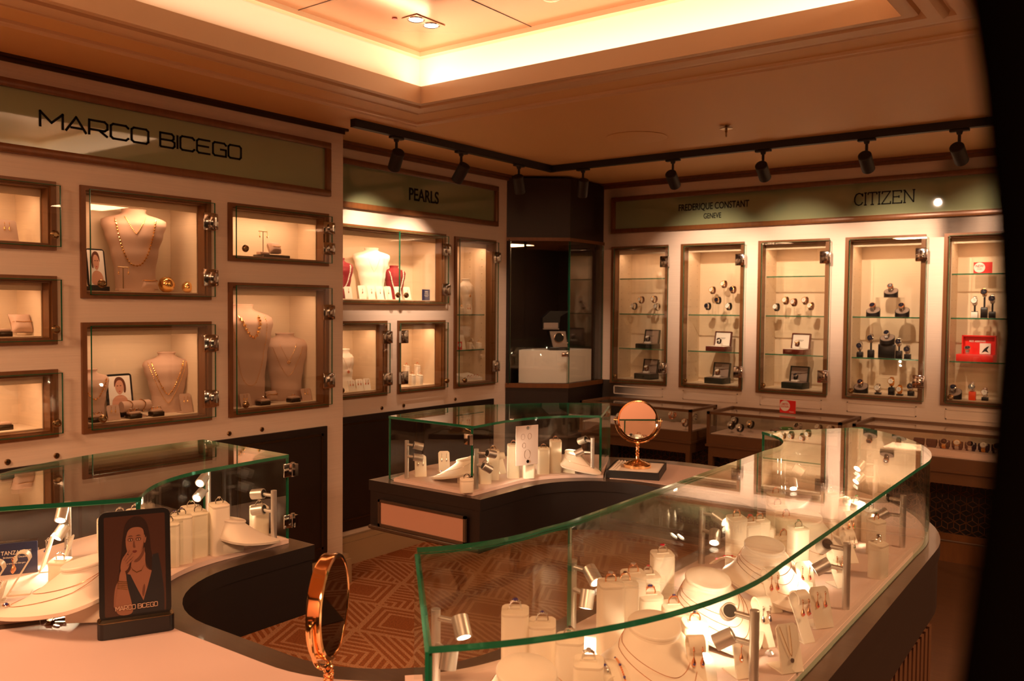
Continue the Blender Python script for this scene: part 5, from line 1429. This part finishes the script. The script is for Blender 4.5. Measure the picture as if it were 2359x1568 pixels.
# ================================================================ MIRRORS, TRAY, PORTRAIT, KEYS ON THE COUNTER
def table_mirror(loc, face_az, R_, hc, label, stem_h, magnify=True, tilt=0):
    """round two-sided mirror in a forked ring on a turned foot; face_az: azimuth of the mirror normal"""
    r = root('table_mirror', label, 'mirror', loc, R(face_az))
    b = MB(); f = R_/.076
    b.lathe([(.052*f, 0), (.052*f, .012*f), (.047*f, .015*f), (.045*f, .013*f), (.038*f, .0185*f), (.036*f, .017*f), (.028*f, .0225*f), (.026*f, .021*f), (.014*f, .026*f), (.008*f, .032*f), (.0065*f, .042*f)], 40); part('base', b, 'mirrorgold', r)
    b = MB(); z0, z1 = .040*f, hc-R_-.016
    b.lathe([(.0055*f, z0), (.0062*f, z0+.004), (.0062*f, z1-.004), (.0052*f, z1)], 20)
    for k in range(2):
        for s_ in (-1, 1):
            b.tube([(math.cos(a*s_+k*PI)*.0068*f, math.sin(a*s_+k*PI)*.0068*f, z0+.004+(z1-z0-.008)*t/30) for t in range(31) for a in (2*PI*1.5*t/30,)], .0011*f, 6)
    b.lathe([(.006*f, z1-.001), (.008*f, z1+.002), (.005*f, z1+.006), (.004*f, z1+.012)], 16); part('stem', b, 'mirrorgold', r)
    b = MB(); Ro_ = R_+.009*f; b.tube([(0, Ro_*math.sin(R(a)), hc-Ro_*math.cos(R(a))) for a in range(-96, 97, 4)], .0032*f, 10)
    for s_ in (-1, 1): b.cyl((0, s_*(R_-.002), hc), (0, s_*(Ro_+.006*f), hc), .0035*f, n=12)
    part('fork', b, 'mirrorgold', r)
    X = Matrix.Translation((0, 0, hc)) @ Matrix.Rotation(R(90+tilt), 4, 'Y')
    b = MB(); t = .006*f if not magnify else .011*f
    b.lathe([(R_-.006*f, -t), (R_-.001, -t*.9), (R_, -t*.6), (R_-.0015, 0), (R_, t*.6), (R_-.001, t*.9), (R_-.006*f, t), (R_-.007*f, t*.85), (R_-.007*f, -t*.85)], 56, X=X, caps=False)
    rm = part('rim', b, 'mirrorgold', r)
    b = MB(); b.lathe([(R_-.0065*f, t*.80), (R_-.0065*f, t*.86)], 56, X=X); b.lathe([(R_-.0065*f, -t*.86), (R_-.0065*f, -t*.80)], 56, X=X); part('mirror_glass', b, 'mirror' if not magnify else 'darkreflection', r)
    return r
# tray with the far mirror
t0, t1, t3 = at(1405, 1100, 2, .872), at(1529, 1108, 2, .872), at(1420, 1057, 2, .895)
tc = at(1467, 1082, 2, .885); ang = math.atan2((t1-t0).y, (t1-t0).x); W_ = (t1-t0).length
r = root('presentation_tray', 'black-sided tray with pale pad carrying the far round mirror', 'tray', (tc.x, tc.y, CZT+.0015), ang)
b = MB(); D_ = .235; e = .005
b.box(-W_/2, W_/2, -D_/2, D_/2, 0, .006)
for q in ((-W_/2, W_/2, -D_/2, -D_/2+e), (-W_/2, W_/2, D_/2-e, D_/2), (-W_/2, -W_/2+e, -D_/2+e, D_/2-e), (W_/2-e, W_/2, -D_/2+e, D_/2-e)): b.box(*q, .006, .028)
part('rim', b, 'blackmat', r)
b = MB(); b.box(-W_/2+e, W_/2-e, -D_/2+e, D_/2-e, .006, .024)
for k in range(3): b.cyl((-W_/2+.014+k*.011, -D_/2+.01, .024), (-W_/2+.014+k*.011, D_/2-.01, .024), .005, n=12)
part('pad', b, 'paper', r)
mp = at(1468, 1074, 2, .898)
table_mirror((mp.x, mp.y, CZT+.0265), -62, .0765, .178, 'round gold table mirror standing on the pale tray by the far case', .05, False, tilt=-4)
# near mirror, seen nearly edge-on
nb = at(757, 1640, 2, CZT+.002)
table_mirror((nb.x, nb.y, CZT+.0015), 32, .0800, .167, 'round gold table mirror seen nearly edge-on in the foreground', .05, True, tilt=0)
# portrait tablet
tA, tB = at(225, 1477, 2, CZT+.002), at(403, 1450, 2, CZT+.002)
c = (tA+tB)/2; ang = math.atan2((tB-tA).y, (tB-tA).x); Wt = (tB-tA).length/1.06
portrait((c.x-math.sin(ang)*.02, c.y+math.cos(ang)*.02, CZT+.0015), ang, Wt, Wt*1.62, 'large black-framed portrait of a woman in a dark dress on the front worktop', tilt=6)
# keys
kp = at(108, 1437, 2, CZT)
r = root('key_ring', 'small bunch of keys on a wire ring by the left glass case', 'keys', (kp.x, kp.y, CZT+.0005), R(35))
b = MB(); b.tube([(.013*math.cos(a), .013*math.sin(a)+.002, .012+.011*math.sin(a)) for a in [2*PI*k/24 for k in range(24)]], .0007, 6, closed=True); part('wire_ring', b, 'steel', r)
for k, a in enumerate((-25, 5, 40)):
    b = MB(); X = X4((0, -.002, .001+.0022*k), R(a)); b.lathe([(.0075, 0), (.0075, .002)], 16, X=X @ X4((.008, 0, 0))); b.box(.014, .038, -.0022, .0022, 0, .002, X=X)
    for j in range(4): b.box(.022+.004*j, .024+.004*j, .002, .0036, 0, .002, X=X)
    part('key', b, 'brass', r)
# ================================================================ NEAR WALL WINDOW CONTENTS
def inM(px, py, z, dep=.13): p = at(px, py, 2, z); q = at(px, py, 0, XM-dep); return Vector((XM-dep, q.y, z))
f1, f2, f3 = 1.554, .998, 1.739
RZM = R(90)
# B1
p = inM(312, 660, f1, .15); tall_bust(p, RZM-R(22), .365, 'tall', 'bustp', 'tall pinkish suede bust in the window with the two gold balls')
bust_necklace(p, RZM-R(22), .365, 'tall', .085, .325, .21, 'long gold link necklace on the tall bust beside the gold balls', bead=.0048, step=.013, vee=2.4)
bust_necklace(p, RZM-R(22), .365, 'tall', .045, .335, .08, 'short fine gold necklace on the tall bust beside the gold balls', bead=.0024, step=.007, vee=1.2)
p = inM(226, 655, f1, .13); portrait(p, RZM+R(6), .088, .165, 'narrow portrait card of a woman, left in the window with the gold balls', True, pose=1)
p = inM(284, 664, f1, .09); earring_tree(p, RZM, .105, 'T-shaped earring stand before the tall bust beside the gold balls')
for k in (-1, 1): earring((p.x+.004, p.y+k*.022, p.z+.085), 0, 'g', 'c', 'fine gold drop earring on the T-shaped stand before the tall bust', .030, 'earrings on the stand before the tall bust')
p = inM(347, 664, f1, .11); pillow(p, RZM, 'beige pillow beside the gold balls'); pillow_bracelet(p, RZM, 'chunky gold bracelet round the beige pillow beside the gold balls')
def gold_ball(p, r_, lb_):
    b = MB(); b.sph((0, 0, r_), r_, 24); rnd = random.Random(3)
    v = []
    for x, y, z in b.v: k = 1+.05*math.sin(x*420+z*260)*math.sin(y*380); v.append((x*k, y*k, r_+(z-r_)*k))
    b.v = v; solo('gold_ball', lb_, 'ornament', b, 'gold', p)
gold_ball(inM(384, 664, f1, .13), .036, 'larger hammered gold ball beside the pillow'); gold_ball(inM(432, 668, f1, .12), .026, 'smaller gold ball alone near the window hinge')
# C1
p = inM(624, 588, f3, .10); b = MB(); b.box(-.075, .085, -.045, .045, 0, .014, bev=.002); solo('display_tray', 'dark flat tray under the earring tree in the low wide window', 'tray', b, 'bronze_dark', p, RZM)
q = p+Vector((.01, -.055, .014)); earring_tree(q, RZM, .115, 'T-shaped earring tree on the dark tray in the low wide window')
for k in (-1, 1): earring((q.x+.004, q.y+k*.022, q.z+.095), 0, 'g', 'c', 'thin gold drop earring on the tree in the low wide window', .030, 'earrings on the tree in the low wide window')
q = p+Vector((.0, .035, .014)); pillow(q, RZM, 'beige pillow on the dark tray in the low wide window', .07, .06); pillow_bracelet(q, RZM, 'thin gold bracelet on the pillow in the low wide window', w=.07, h=.06, bead=.0018)
# B2
p = inM(386, 938, f2, .17); tall_bust(p, RZM-R(24), .275, 'round', 'bustp', 'suede bust right in the crowded window, draped with long gold chains')
bust_necklace(p, RZM-R(24), .275, 'round', .070, .235, .15, 'gold bead necklace on the bust in the crowded window', bead=.0035, step=.010, vee=1.5, every=6)
bust_necklace(p, RZM-R(24), .275, 'round', .085, .235, .19, 'longer fine gold chain on the bust in the crowded window', bead=.0022, step=.008, vee=1.4)
p = inM(213, 950, f2, .15); tall_bust(p, RZM, .215, 'round', 'bustp', 'suede bust cut by the left frame of the crowded window'); bust_necklace(p, RZM, .215, 'round', .06, .18, .09, 'gold necklace on the bust at the left frame of the crowded window', bead=.004, step=.011)
p = inM(280, 940, f2, .17); portrait(p, RZM+R(4), .125, .165, 'portrait card of a woman with brown hair in the crowded window', True)
p = inM(312, 952, f2, .11); b = MB(); b.cyl((-.065, 0, .05), (.065, 0, .05), .024, n=28); b.cyl((0, 0, 0), (0, 0, .05), .012, n=12); b.box(-.04, .04, -.025, .025, 0, .008, bev=.002); solo('bracelet_roll', 'beige horizontal bracelet roll in the crowded window', 'jewellery stand', b, 'bustp', p, RZM)
for k, dy in enumerate((-.030, .030)):
    pts = [(dy+.004*math.sin(a*3), .027*math.cos(a), .05+.027*math.sin(a)) for a in [2*PI*i/30 for i in range(30)]]
    chain_bracelet(pts, 'bracelet', ('first twisted gold bracelet round the beige roll, nearer the portrait', 'second twisted gold bracelet round the beige roll, nearer the bust')[k], 'g', None, p, RZM, .0034, 99)
for px, py, lb_ in [(223, 960, 'at the left frame of the crowded window'), (308, 955, 'before the bracelet roll in the crowded window'), (360, 950, 'before the draped bust in the crowded window')]:
    p = inM(px, py, f2, .08); ring_box(p, RZM, 'dark ring tray with beige cushion '+lb_)
    for k in range(2): ring((p.x, p.y-.013+.026*k, p.z+.027), RZM, 'g', 'c', True, 'gold ring on the dark tray '+lb_, 'rings on the dark tray '+lb_)
for px, py, lb_ in [(258, 952, 'small beige earring card left in the crowded window'), (426, 940, 'upright beige earring card near the hinge of the crowded window')]:
    p = inM(px, py, f2, .10); card_stand(p, RZM-R(90), .065 if px < 300 else .09, lb_, .055, 'bustp'); earring_pair(p, RZM-R(90), .065 if px < 300 else .09, 'g', 'c', 'the '+lb_)
# C2
p = inM(566, 935, f2, .15); tall_bust(p, RZM, .50, 'tall', 'bustp', 'taller suede bust at the left of the two-bust window')
bust_necklace(p, RZM, .50, 'tall', .060, .45, .11, 'necklace of large gold discs on the taller bust of the two-bust window', bead=.0085, step=.020, vee=2.0)
bust_necklace(p, RZM, .50, 'tall', .105, .44, .34, 'very long fine gold chain on the taller bust of the two-bust window', bead=.0022, step=.009, vee=2.6, every=9)
p = inM(660, 925, f2, .17); tall_bust(p, RZM-R(22), .35, 'tall', 'bustp', 'shorter suede bust at the right of the two-bust window')
bust_necklace(p, RZM-R(22), .35, 'tall', .045, .30, .09, 'short gold chain with flower pendant on the shorter bust', bead=.0014, step=.006, vee=1.2, pend=True)
bust_necklace(p, RZM-R(22), .35, 'tall', .080, .285, .155, 'long gold station chain on the shorter bust of the two-bust window', bead=.0018, step=.007, vee=1.5, every=8)
for px, py, lb_ in [(562, 928, 'beige earring card left in the two-bust window'), (702, 918, 'beige earring card right in the two-bust window')]:
    p = inM(px, py, f2, .10); card_stand(p, 0, .065, lb_, .062, 'bustp'); earring_pair(p, 0, .065, 'g', 'c', 'the '+lb_)
for px, py, lb_ in [(606, 930, 'below the taller bust'), (676, 920, 'below the shorter bust')]:
    p = inM(px, py, f2, .08); ring_box(p, RZM, 'dark ring tray with beige cushion '+lb_, .06); ring((p.x, p.y, p.z+.027), RZM, 'g', 'c', True, 'heavy gold ring on the dark tray '+lb_)
p = inM(630, 924, f2, .12); pillow(p, RZM, 'beige pillow between the two suede busts', .065, .055); pillow_bracelet(p, RZM, 'gold bracelet on the pillow between the two suede busts', w=.065, h=.055, bead=.0035)
# A windows
p = inM(14, 548, 1.741, .10); card_stand(p, 0, .085, 'beige card with a gold necklace in the top left window', .075, 'bustp'); earring_pair(p, 0, .085, 'g', 'c', 'the beige card in the top left window')
p = inM(55, 765, 1.369, .12); pillow(p, RZM, 'beige pillow in the middle left window', .085, .085); pillow_bracelet(p, RZM, 'thin gold bracelets round the pillow in the middle left window', h=.085, bead=.0018)
p = inM(4, 985, .999, .12); ring_box(p, RZM, 'dark ring tray at the picture edge in the bottom left window', .07)
p = inM(8, 765, 1.369, .08); ring_box(p, RZM, 'dark ring tray at the picture edge in the middle left window', .05)

# ================================================================ RECESSED WALL WINDOW CONTENTS
def inP(px, py, z, dep=.13): q = at(px, py, 0, XP-dep); return Vector((XP-dep, q.y, z))
g1, g2 = 1.540, .990
p = inP(858, 680, g1, .15); tall_bust(p, RZM-R(28), .315, 'tall', 'bustw', 'tall white bust with a tiny pendant in the pearl window'); bust_necklace(p, RZM-R(28), .315, 'tall', .045, .27, .10, 'hair-thin chain on the tall white bust in the pearl window', 's', bead=.0012, step=.012, vee=1.2, pend=None)
p = inP(911, 670, g1, .17); tall_bust(p, RZM-R(15), .215, 'round', 'velvet', 'red velvet bust right of the white one in the pearl window'); bust_necklace(p, RZM-R(15), .215, 'round', .052, .185, .135, 'long white pearl strand on the red bust right of the white one', bead=.0046, step=.0090, vee=2.2, matname='pearl')
p = inP(785, 690, g1, .15); tall_bust(p, RZM-R(15), .24, 'round', 'velvet', 'red velvet bust half hidden behind the wall corner'); bust_necklace(p, RZM-R(15), .24, 'round', .058, .205, .14, 'pearl strand on the half hidden red bust', bead=.0046, step=.0090, vee=2.2, matname='pearl')
for i, px in enumerate((800, 832, 853, 873, 892, 915, 936)):
    p = inP(px, 690, g1, .085); wh = ('behind the wall corner', 'first right of the corner', 'second', 'third', 'fourth', 'fifth, behind the knobs', 'last, by the knobs')[i]
    card_stand(p, R(-14), .085 if i else .075, 'white leaning card in the pearl window row, '+wh, .048)
    earring((p.x+.012, p.y, p.z+.045), 0, 'r', 'c', 'tiny pearl pendant on the leaning card, '+wh+' in the pearl window', .020)
p = inP(982, 680, g1, .10); info_card(p, RZM, .075, .072, 'blue', 'small square dark blue PEARLS card standing in the pearl window', [('PEARLS', .011, 0, .056, 'paper'), ('birthstone for June', .0055, 0, .044, 'paper'), ('lustrous gems of the sea', .005, 0, .034, 'paper'), ('always in season', .005, 0, .026, 'paper')])
p = inP(797, 895, g2, .15); tall_bust(p, RZM-R(8), .245, 'slim', 'bustw', 'slim white bust in the square window beside the wall corner'); bust_necklace(p, RZM-R(8), .245, 'slim', .030, .205, .085, 'thin chain with flower pendant on the slim white bust', 'r', bead=.0012, step=.008, vee=1.2, pend=True)
for i, px in enumerate((808, 826, 843)):
    p = inP(px, 892, g2, .085); wh = ('nearest the wall corner', 'middle one', 'farthest from the corner')[i]
    card_stand(p, R(-14), .072, 'white leaning card under the slim bust, '+wh, .046); earring_pair(p, R(-14), .072, 'r', 'r', 'the white leaning card under the slim bust, '+wh)
for px, h, wh, gm in [(936, .125, 'behind the block-window hinges', 'r'), (961, .125, 'tall and middle in the block window', 'r'), (982, .125, 'tall and right in the block window', 'r'), (950, .070, 'low left in the block window', 'c'), (967, .065, 'low right in the block window', 'c')]:
    p = inP(px, 885, g2, .15 if h > .1 else .09); block_ring(0, 0, h, wh, 'r', gm, False, 90, z=g2, w=.036, pos=(p.x, p.y, 0))
p = inP(1077, 714, 1.4575, .15); p.z = 1.4575; tall_bust(p, RZM-R(5), .235, 'slim', 'bustw', 'white bust on the upper glass shelf beside the corner column'); bust_necklace(p, RZM-R(5), .235, 'slim', .032, .20, .075, 'thin chain with pendant on the white bust beside the corner column', 'g', bead=.0011, step=.010, vee=1.2, pend=True)
Z1, Z2 = 1.4495, 1.2055
for o in list(COL.objects):
    pass
p = inP(1078, 712, Z1, .08); card_stand(p, R(-14), .07, 'white leaning card on the upper glass shelf by the column', .036); earring_pair(p, R(-14), .07, 'r', 'r', 'the white card on the upper glass shelf')
p = inP(1063, 712, Z1, .09); block_ring(0, 0, .045, 'on the upper shelf by the column', 'g', 'c', False, 90, z=Z1, w=.03, pos=(p.x, p.y, 0))
p = inP(1060, 797, Z2, .09); info_card(p, RZM, .04, .055, 'red', 'small red and white card on the lower glass shelf by the column', [], circle=(-.004, .032, .016))
for px, h, wh in ((1082, .045, 'left on the lower column-side shelf'), (1103, .042, 'right on the lower column-side shelf')):
    p = inP(px, 797, Z2, .10); block_ring(0, 0, h, wh, 'g', 'c', False, 90, z=Z2, w=.034, pos=(p.x, p.y, 0))
p = inP(1088, 790, Z2, .18); loop_stand(p, R(-10), .07, 'small white loop at the back of the lower glass shelf by the column')
p = inP(1064, 785, Z2, .17); card_stand(p, R(-10), .10, 'tall white card at the back of the lower glass shelf by the column', .04)
p = inP(1075, 880, .987, .12); r = root('ring_tray', 'slanted cream ring tray on the floor of the column-side window', 'tray', p, RZM)
b = MB(); b.loft([[(-.07, -.06, 0), (.10, -.06, 0), (.10, .07, 0), (-.07, .07, 0)], [(-.07, -.06, .018), (.10, -.06, .018), (.10, .07, .045), (-.07, .07, .045)]]); part('tray', b, 'paper', r)
for k in range(4): ring((p.x+.05, p.y-.04+.032*k, p.z+.024), RZM, 'r', 'r', False, 'rose gold ring in the slanted cream tray beside the column', 'rings in the slanted cream tray')

# ================================================================ WATCH WINDOWS
def inW(px, z, py=700, dep=.12): q = at(px, py, 1, YW+dep); return Vector((q.x, YW+dep, z))
S1, S2, S3, FL = 1.7255, 1.4605, 1.1995, .9675
def watch_up(px, zbase, zc, wh, metal, strap, dial, dep=.12, rz=0, tilt=-12, sc=1.0, riser=True):
    """watch whose dial centre is at height zc on a slim riser from zbase"""
    p = inW(px, zbase, 700, dep); zl = zc-.0275*sc
    if riser and zl-zbase > .006: cuff((p.x, p.y, zbase), rz, zl-zbase, 'clear riser under the watch '+wh); 
    nm = {'silver': 'steel', 'gold': 'gold', 'leather': 'black leather', 'leatherb': 'brown leather', 'rosegold': 'rose gold', 'steel': 'steel'}[strap]
    return watch((p.x, p.y, max(zl, zbase+.0005)), rz, metal, strap, dial, '%s %s-dial watch on %s strap %s' % (MN[metal], 'white' if dial == 'dial' else 'dark', nm, wh), tilt, sc=sc)
zof = lambda py: at(1700, py, 1, YW+.12).z
for i, (px, py, me_, st, dl) in enumerate([(1462, 707, 's', 'leather', 'dial'), (1478, 691, 'g', 'leatherb', 'dial'), (1508, 690, 'g', 'leatherb', 'dial'), (1515, 708, 's', 'silver', 'dial')]):
    watch_up(px, S2, zof(py), ('low at the left of the column-side watch window', 'upper left in the column-side watch window', 'upper right in the column-side watch window', 'low at the right of the column-side watch window')[i], me_, st, dl, dep=.10+.03*(i % 2), rz=R(-20))
for i, (px, py, me_, st, dl) in enumerate([(1642, 668, 'g', 'leatherb', 'dial'), (1668, 654, 'g', 'leatherb', 'dial'), (1689, 667, 'g', 'leatherb', 'dialdark'), (1632, 706, 's', 'leather', 'dialdark'), (1655, 692, 'g', 'leather', 'dialdark'), (1680, 706, 's', 'leather', 'dial')]):
    watch_up(px, S2, zof(py), ('upper left of the six-watch group', 'topmost of the six-watch group', 'upper right of the six-watch group', 'lower left of the six-watch group', 'centre of the six-watch group', 'lower right of the six-watch group')[i], me_, st, dl, dep=.15 if i < 3 else .09, rz=R(-15))
for i, (px, py, me_, st, dl) in enumerate([(1790, 707, 's', 'leather', 'dial'), (1811, 692, 'g', 'leatherb', 'dial'), (1830, 696, 'r', 'leatherb', 'dial'), (1856, 692, 'r', 'leatherb', 'dial'), (1869, 704, 'g', 'leatherb', 'dial')]):
    watch_up(px, S2, zof(py), ('leftmost', 'second from left', 'middle', 'second from right', 'rightmost')[i]+' in the five-watch row', me_, st, dl, dep=.09+.04*(i % 2), rz=R(-15))
for px, zf, outer, inner, lb_, dl, st in [(1492, S3, 'box_dark', 'grey', 'open dark green watch box on the lower shelf beside the column', 'dial', 'leather'), (1490, FL, 'box_dark', 'grey', 'open dark green watch box on the window floor beside the column', 'dial', 'leatherb'),
    (1656, S3, 'box_wine', 'paper', 'open burgundy box with cream lid below the six-watch group', 'dialdark', 'leather'), (1654, FL, 'box_dark', 'grey', 'open dark box on the window floor below the six-watch group', 'dial', 'leatherb'),
    (1836, S3, 'box_wine', 'paper', 'open burgundy box with cream lid below the five-watch row', 'dial', 'leatherb'), (1834, FL, 'box_dark', 'grey', 'open dark green box with white pillow on the floor below the five-watch row', 'dialdark', 'leather')]:
    p = inW(px, zf, 800, .13); watch_box(p, R(-8), outer, inner, lb_, .15, .11, .034 if zf == S3 else .042, .105)
    h_ = (.034 if zf == S3 else .042)+.0165
    r = watch((p.x+.004, p.y-.004, zf+h_-.002), R(-8), 'g' if 'leatherb' in st else 's', st, dl, 'watch on the pillow of the '+' '.join(lb_.replace(' with cream lid', '').replace(' with white pillow', '').replace(' watch', '').replace(' window', '').replace('dark green', 'green').replace(' beside the column', ' by the column').split()), -55, sc=.8)
# oval stands in the fourth window
def oval(px, zf, wh, dep, sc=1.0, me_='g', st='steel'):
    p = inW(px, zf, 700, dep); oval_stand(p, R(-4), 'oval black watch stand '+wh, sc)
    watch((p.x, p.y-.006, zf+.034*sc), R(-4), me_, st, 'dialdark', 'steel watch on the oval black stand '+wh, -38, sc=.95)
p = inW(2050, S2, 700, .13); b = MB()
for q in ((-.075, -.071, 0, .118), (.071, .075, 0, .118), (-.075, .075, .118, .122)): b.box(q[0], q[1], -.05, .05, q[2], q[3])
solo('acrylic_bridge', 'clear acrylic bridge holding the topmost oval watch stand', 'display stand', b, 'acrylic', p)
oval(2052, S2+.1225, 'on the clear bridge, topmost of the triangle', .13, 1.0, 'r'); oval(2012, S2, 'lower left of the triangle', .075, 1.0, 'r'); oval(2079, S2, 'lower right of the triangle', .075, 1.0, 'r')
p = inW(2046, S3, 700, .15); watch_plinth(p, 0, .085, 'tall black block in the middle of the second citizen shelf'.replace('citizen ', ''), 'black', .10); oval(2046, S3+.0855, 'on the tall black block', .15, 1.05, 's')
def standwatch(px, zf, h, zc, wh, me_, st, dl, dep, mat_='black'):
    p = inW(px, zf, 700, dep); watch_plinth(p, 0, h, '%s watch block %s' % ('orange-red' if mat_ == 'orange' else 'black', wh), mat_); zl = zc-.0275
    if zl-(zf+h) > .008: cuff((p.x, p.y, zf+h+.0005), 0, zl-zf-h, 'slim stem of the watch '+wh, 'black')
    watch((p.x, p.y, max(zl, zf+h+.001)), R(-4), me_, st, dl, '%s watch %s' % ({'silver': 'steel bracelet', 'gold': 'gold bracelet'}[st], wh), -8)
for px, py, wh, st, h in [(1984, 787, 'leftmost on the black-block shelf', 'silver', .030), (2009, 770, 'second from left on the black-block shelf', 'silver', .045), (2074, 776, 'second from right on the black-block shelf', 'silver', .045), (2094, 792, 'rightmost on the black-block shelf', 'silver', .030)]:
    standwatch(px, S3, h, zof(py), wh, 's', st, 'dialdark', .09)
oval(1988, FL, 'on the floor of the oval-stand window', .10, 1.05, 'r')
standwatch(2028, FL, .012, zof(884), 'with white dial on the floor right of the oval stand', 's', 'silver', 'dial', .08)
standwatch(2059, FL, .045, zof(858), 'raised on a block with a white emblem', 'g', 'gold', 'dial', .09)
standwatch(2078, FL, .010, zof(884), 'slim, beside the raised one', 'g', 'gold', 'dial', .09)
standwatch(1958, FL, .010, zof(880), 'half hidden at the left frame of the oval-stand window', 'g', 'gold', 'dial', .08)
standwatch(2104, FL, .030, zof(878), 'behind the lower hinge of the oval-stand window', 's', 'silver', 'dialdark', .12)
# fifth window
for px, py, wh, h, mt in [(2246, 692, 'left one in the window with the red box', .035, 'paper'), (2268, 675, 'middle one in the window with the red box', .060, 'black'), (2287, 688, 'right one in the window with the red box', .035, 'black')]:
    standwatch(px, S2, h, zof(py), wh, 'g' if 'middle' in wh else 's', 'silver', 'dial' if 'left' in wh else 'dialdark', .08, mt if mt != 'paper' else 'paper')
p = inW(2262, S1, 700, .09); info_card(p, 0, .10, .066, 'red', 'red NEW card on the top shelf of the window with the red box', [('NEW', .022, -.018, .042, 'red'), ('CITIZEN', .008, -.018, .025, 'red')], circle=(-.018, .034, .030))
p = inW(2250, S3, 800, .13); r = root('watch_box', 'bright red open watch box with a pilot picture card', 'watch box', p, R(-3))
b = MB(); b.box(-.10, .10, -.055, .055, 0, .042, bev=.002); part('base', b, 'red', r)
b = MB(); b.box(-.085, .10, .042, .054, .042, .155)
for q in ((-.085, -.078, .042, .155), (.093, .10, .042, .155), (-.085, .10, .148, .155)): b.box(q[0], q[1], .010, .042, q[2], q[3])
part('lid', b, 'red', r)
b = MB(); b.box(.01, .07, .030, .032, .044, .108); part('picture_card', b, 'paper', r); b = MB(); b.prism([(.02, .05), (.035, .075), (.05, .088), (.062, .092), (.05, .07), (.06, .052), (.04, .06)], -.0295, -.029, X=Matrix.Rotation(R(90), 4, 'X') @ Matrix.Scale(1, 4)); part('bird_print', b, 'black', r)
text('lettering', 'RED ARROWS', .014, r, (-.005, .0385, .118), (R(90), 0, 0), mat_='paper', ext=.0004)
watch((p.x-.045, p.y-.02, S3+.0425), 0, 's', 'silver', 'dialdark', 'steel watch lying in the bright red open box', -50, sc=.85)
oval(2203, FL, 'on the floor under the red box', .09, 1.05, 's')
standwatch(2246, FL, .052, zof(874), 'on the orange-red block under the red box', 's', 'silver', 'dialdark', .09, 'orange')
standwatch(2276, FL, .020, zof(885), 'at the right under the red box beside the dark post', 's', 'silver', 'dial', .12)

# ================================================================ SHOWCASE CONTENTS
PZ = .6945
def onpad(px, py, z): p = at(px, py, 2, z); return p
def sc_watch(px, py, wh, me_, st, dl, z=PZ, rz=-25, stand=True):
    p = at(px, py, 2, z+.045); p.y = min(max(p.y, SY0+.045), SY1-.045); p.z = z
    if stand: cuff((p.x, p.y, z), R(rz), .018, 'clear riser under the showcase watch '+wh)
    watch((p.x, p.y, z+.0185), R(rz), me_, st, dl, '%s watch with %s dial %s' % (MN[me_], 'white' if dl == 'dial' else 'dark', wh), -35)
for a in [(1418, 962, 'near the left glass edge of the first showcase', 'g', 'gold', 'dial'), (1551, 956, 'left in the first showcase right-end group', 'r', 'rosegold', 'dial'), (1576, 952, 'back one at the right end of the first showcase', 's', 'silver', 'dial'),
          (1573, 976, 'front one at the right end of the first showcase', 'r', 'leatherb', 'dial'), (1604, 960, 'beside the corner post of the first showcase', 's', 'silver', 'dial'),
          (1686, 980, 'leftmost in the middle showcase', 's', 'leather', 'dial'), (1708, 966, 'rear one in the middle showcase', 's', 'leather', 'dial'), (1706, 986, 'front one in the middle showcase', 's', 'leather', 'dial'), (1730, 978, 'gold-rimmed right of the group in the middle showcase', 'g', 'leather', 'dial'),
          (1840, 984, 'beside the tan box in the middle showcase', 's', 'silver', 'dialdark'), (1890, 986, 'at the right end of the middle showcase', 's', 'leather', 'dial'), (1925, 986, 'against the right frame of the middle showcase', 's', 'leather', 'dial')]: sc_watch(*a)
p = at(1775, 1000, 2, PZ+.04); p.y = 5.42; r = root('gift_box', 'tan open box with a glossy green disc in the middle showcase', 'box', (p.x+.02, p.y, PZ), R(0))
b = MB(); b.box(-.085, .085, -.06, .06, 0, .045, bev=.002); part('box', b, 'hairb', r)
b = MB(); b.box(-.08, .08, -.055, .055, .045, .049); part('lining', b, 'grey', r); b = MB(); b.lathe([(.045, .0495), (.048, .054), (.040, .060), (.036, .054)], 28); part('disc', b, 'gemgreen', r)
# red card on top
p = at(1814, 951, 2, SZ+.001); r = info_card((p.x, p.y, SZ+.0005), R(-8), .108, .082, 'red', 'red and white LIMITED EDITION card standing on the middle showcase', [('LIMITED', .016, -.018, .056, 'red'), ('EDITION', .016, -.018, .040, 'red'), ('Onboard', .010, .028, .010, 'paper')], circle=(-.018, .046, .034))
# wavy tray with rolls
tx0, tx1 = at(2105, 1040, 1, 5.31).x, -.66
b = MB(); n = 24; pl = []
for i in range(n+1): t = i/n; pl.append((tx0+(tx1-tx0)*t, PZ+.028+.009*math.sin(t*5.2+.6)))
pl += [(tx1, PZ), (tx0, PZ)]
rings = [[(x, 5.29, z) for x, z in pl], [(x, 5.305, z) for x, z in pl]]
b.loft([[(x, y, z) for x, y, z in r_] for r_ in rings]); b.box(tx0, tx1, 5.305, 5.60, PZ, PZ+.026)
solo('watch_tray', 'cream tray with wavy front edge in the right-hand showcase', 'tray', b, 'deck', (0, 0, 0))
for i in range(11):
    x = tx0+.028+i*.0665-.02
    if x > tx1-.02: break
    wh = ('first', 'second', 'third', 'fourth', 'fifth', 'sixth', 'seventh', 'eighth', 'ninth', 'tenth', 'eleventh')[i]+' from the left in the wavy tray'
    y = 5.40; b = MB(); b.cyl((-.027, 0, .028), (.027, 0, .028), .0195, n=20); b.box(-.022, .022, -.010, .010, 0, .012); solo('watch_roll', 'purple watch roll '+wh, 'watch stand', b, 'purple', (x, y, PZ+.0265))
    if i not in (0, 1):
        watch((x, y, PZ+.0265), 0, 'g' if i % 3 == 0 else 's', 'gold' if i % 3 == 2 else 'silver', 'dial' if i % 2 else 'dialdark', 'metal bracelet watch on the purple roll '+wh, -38)
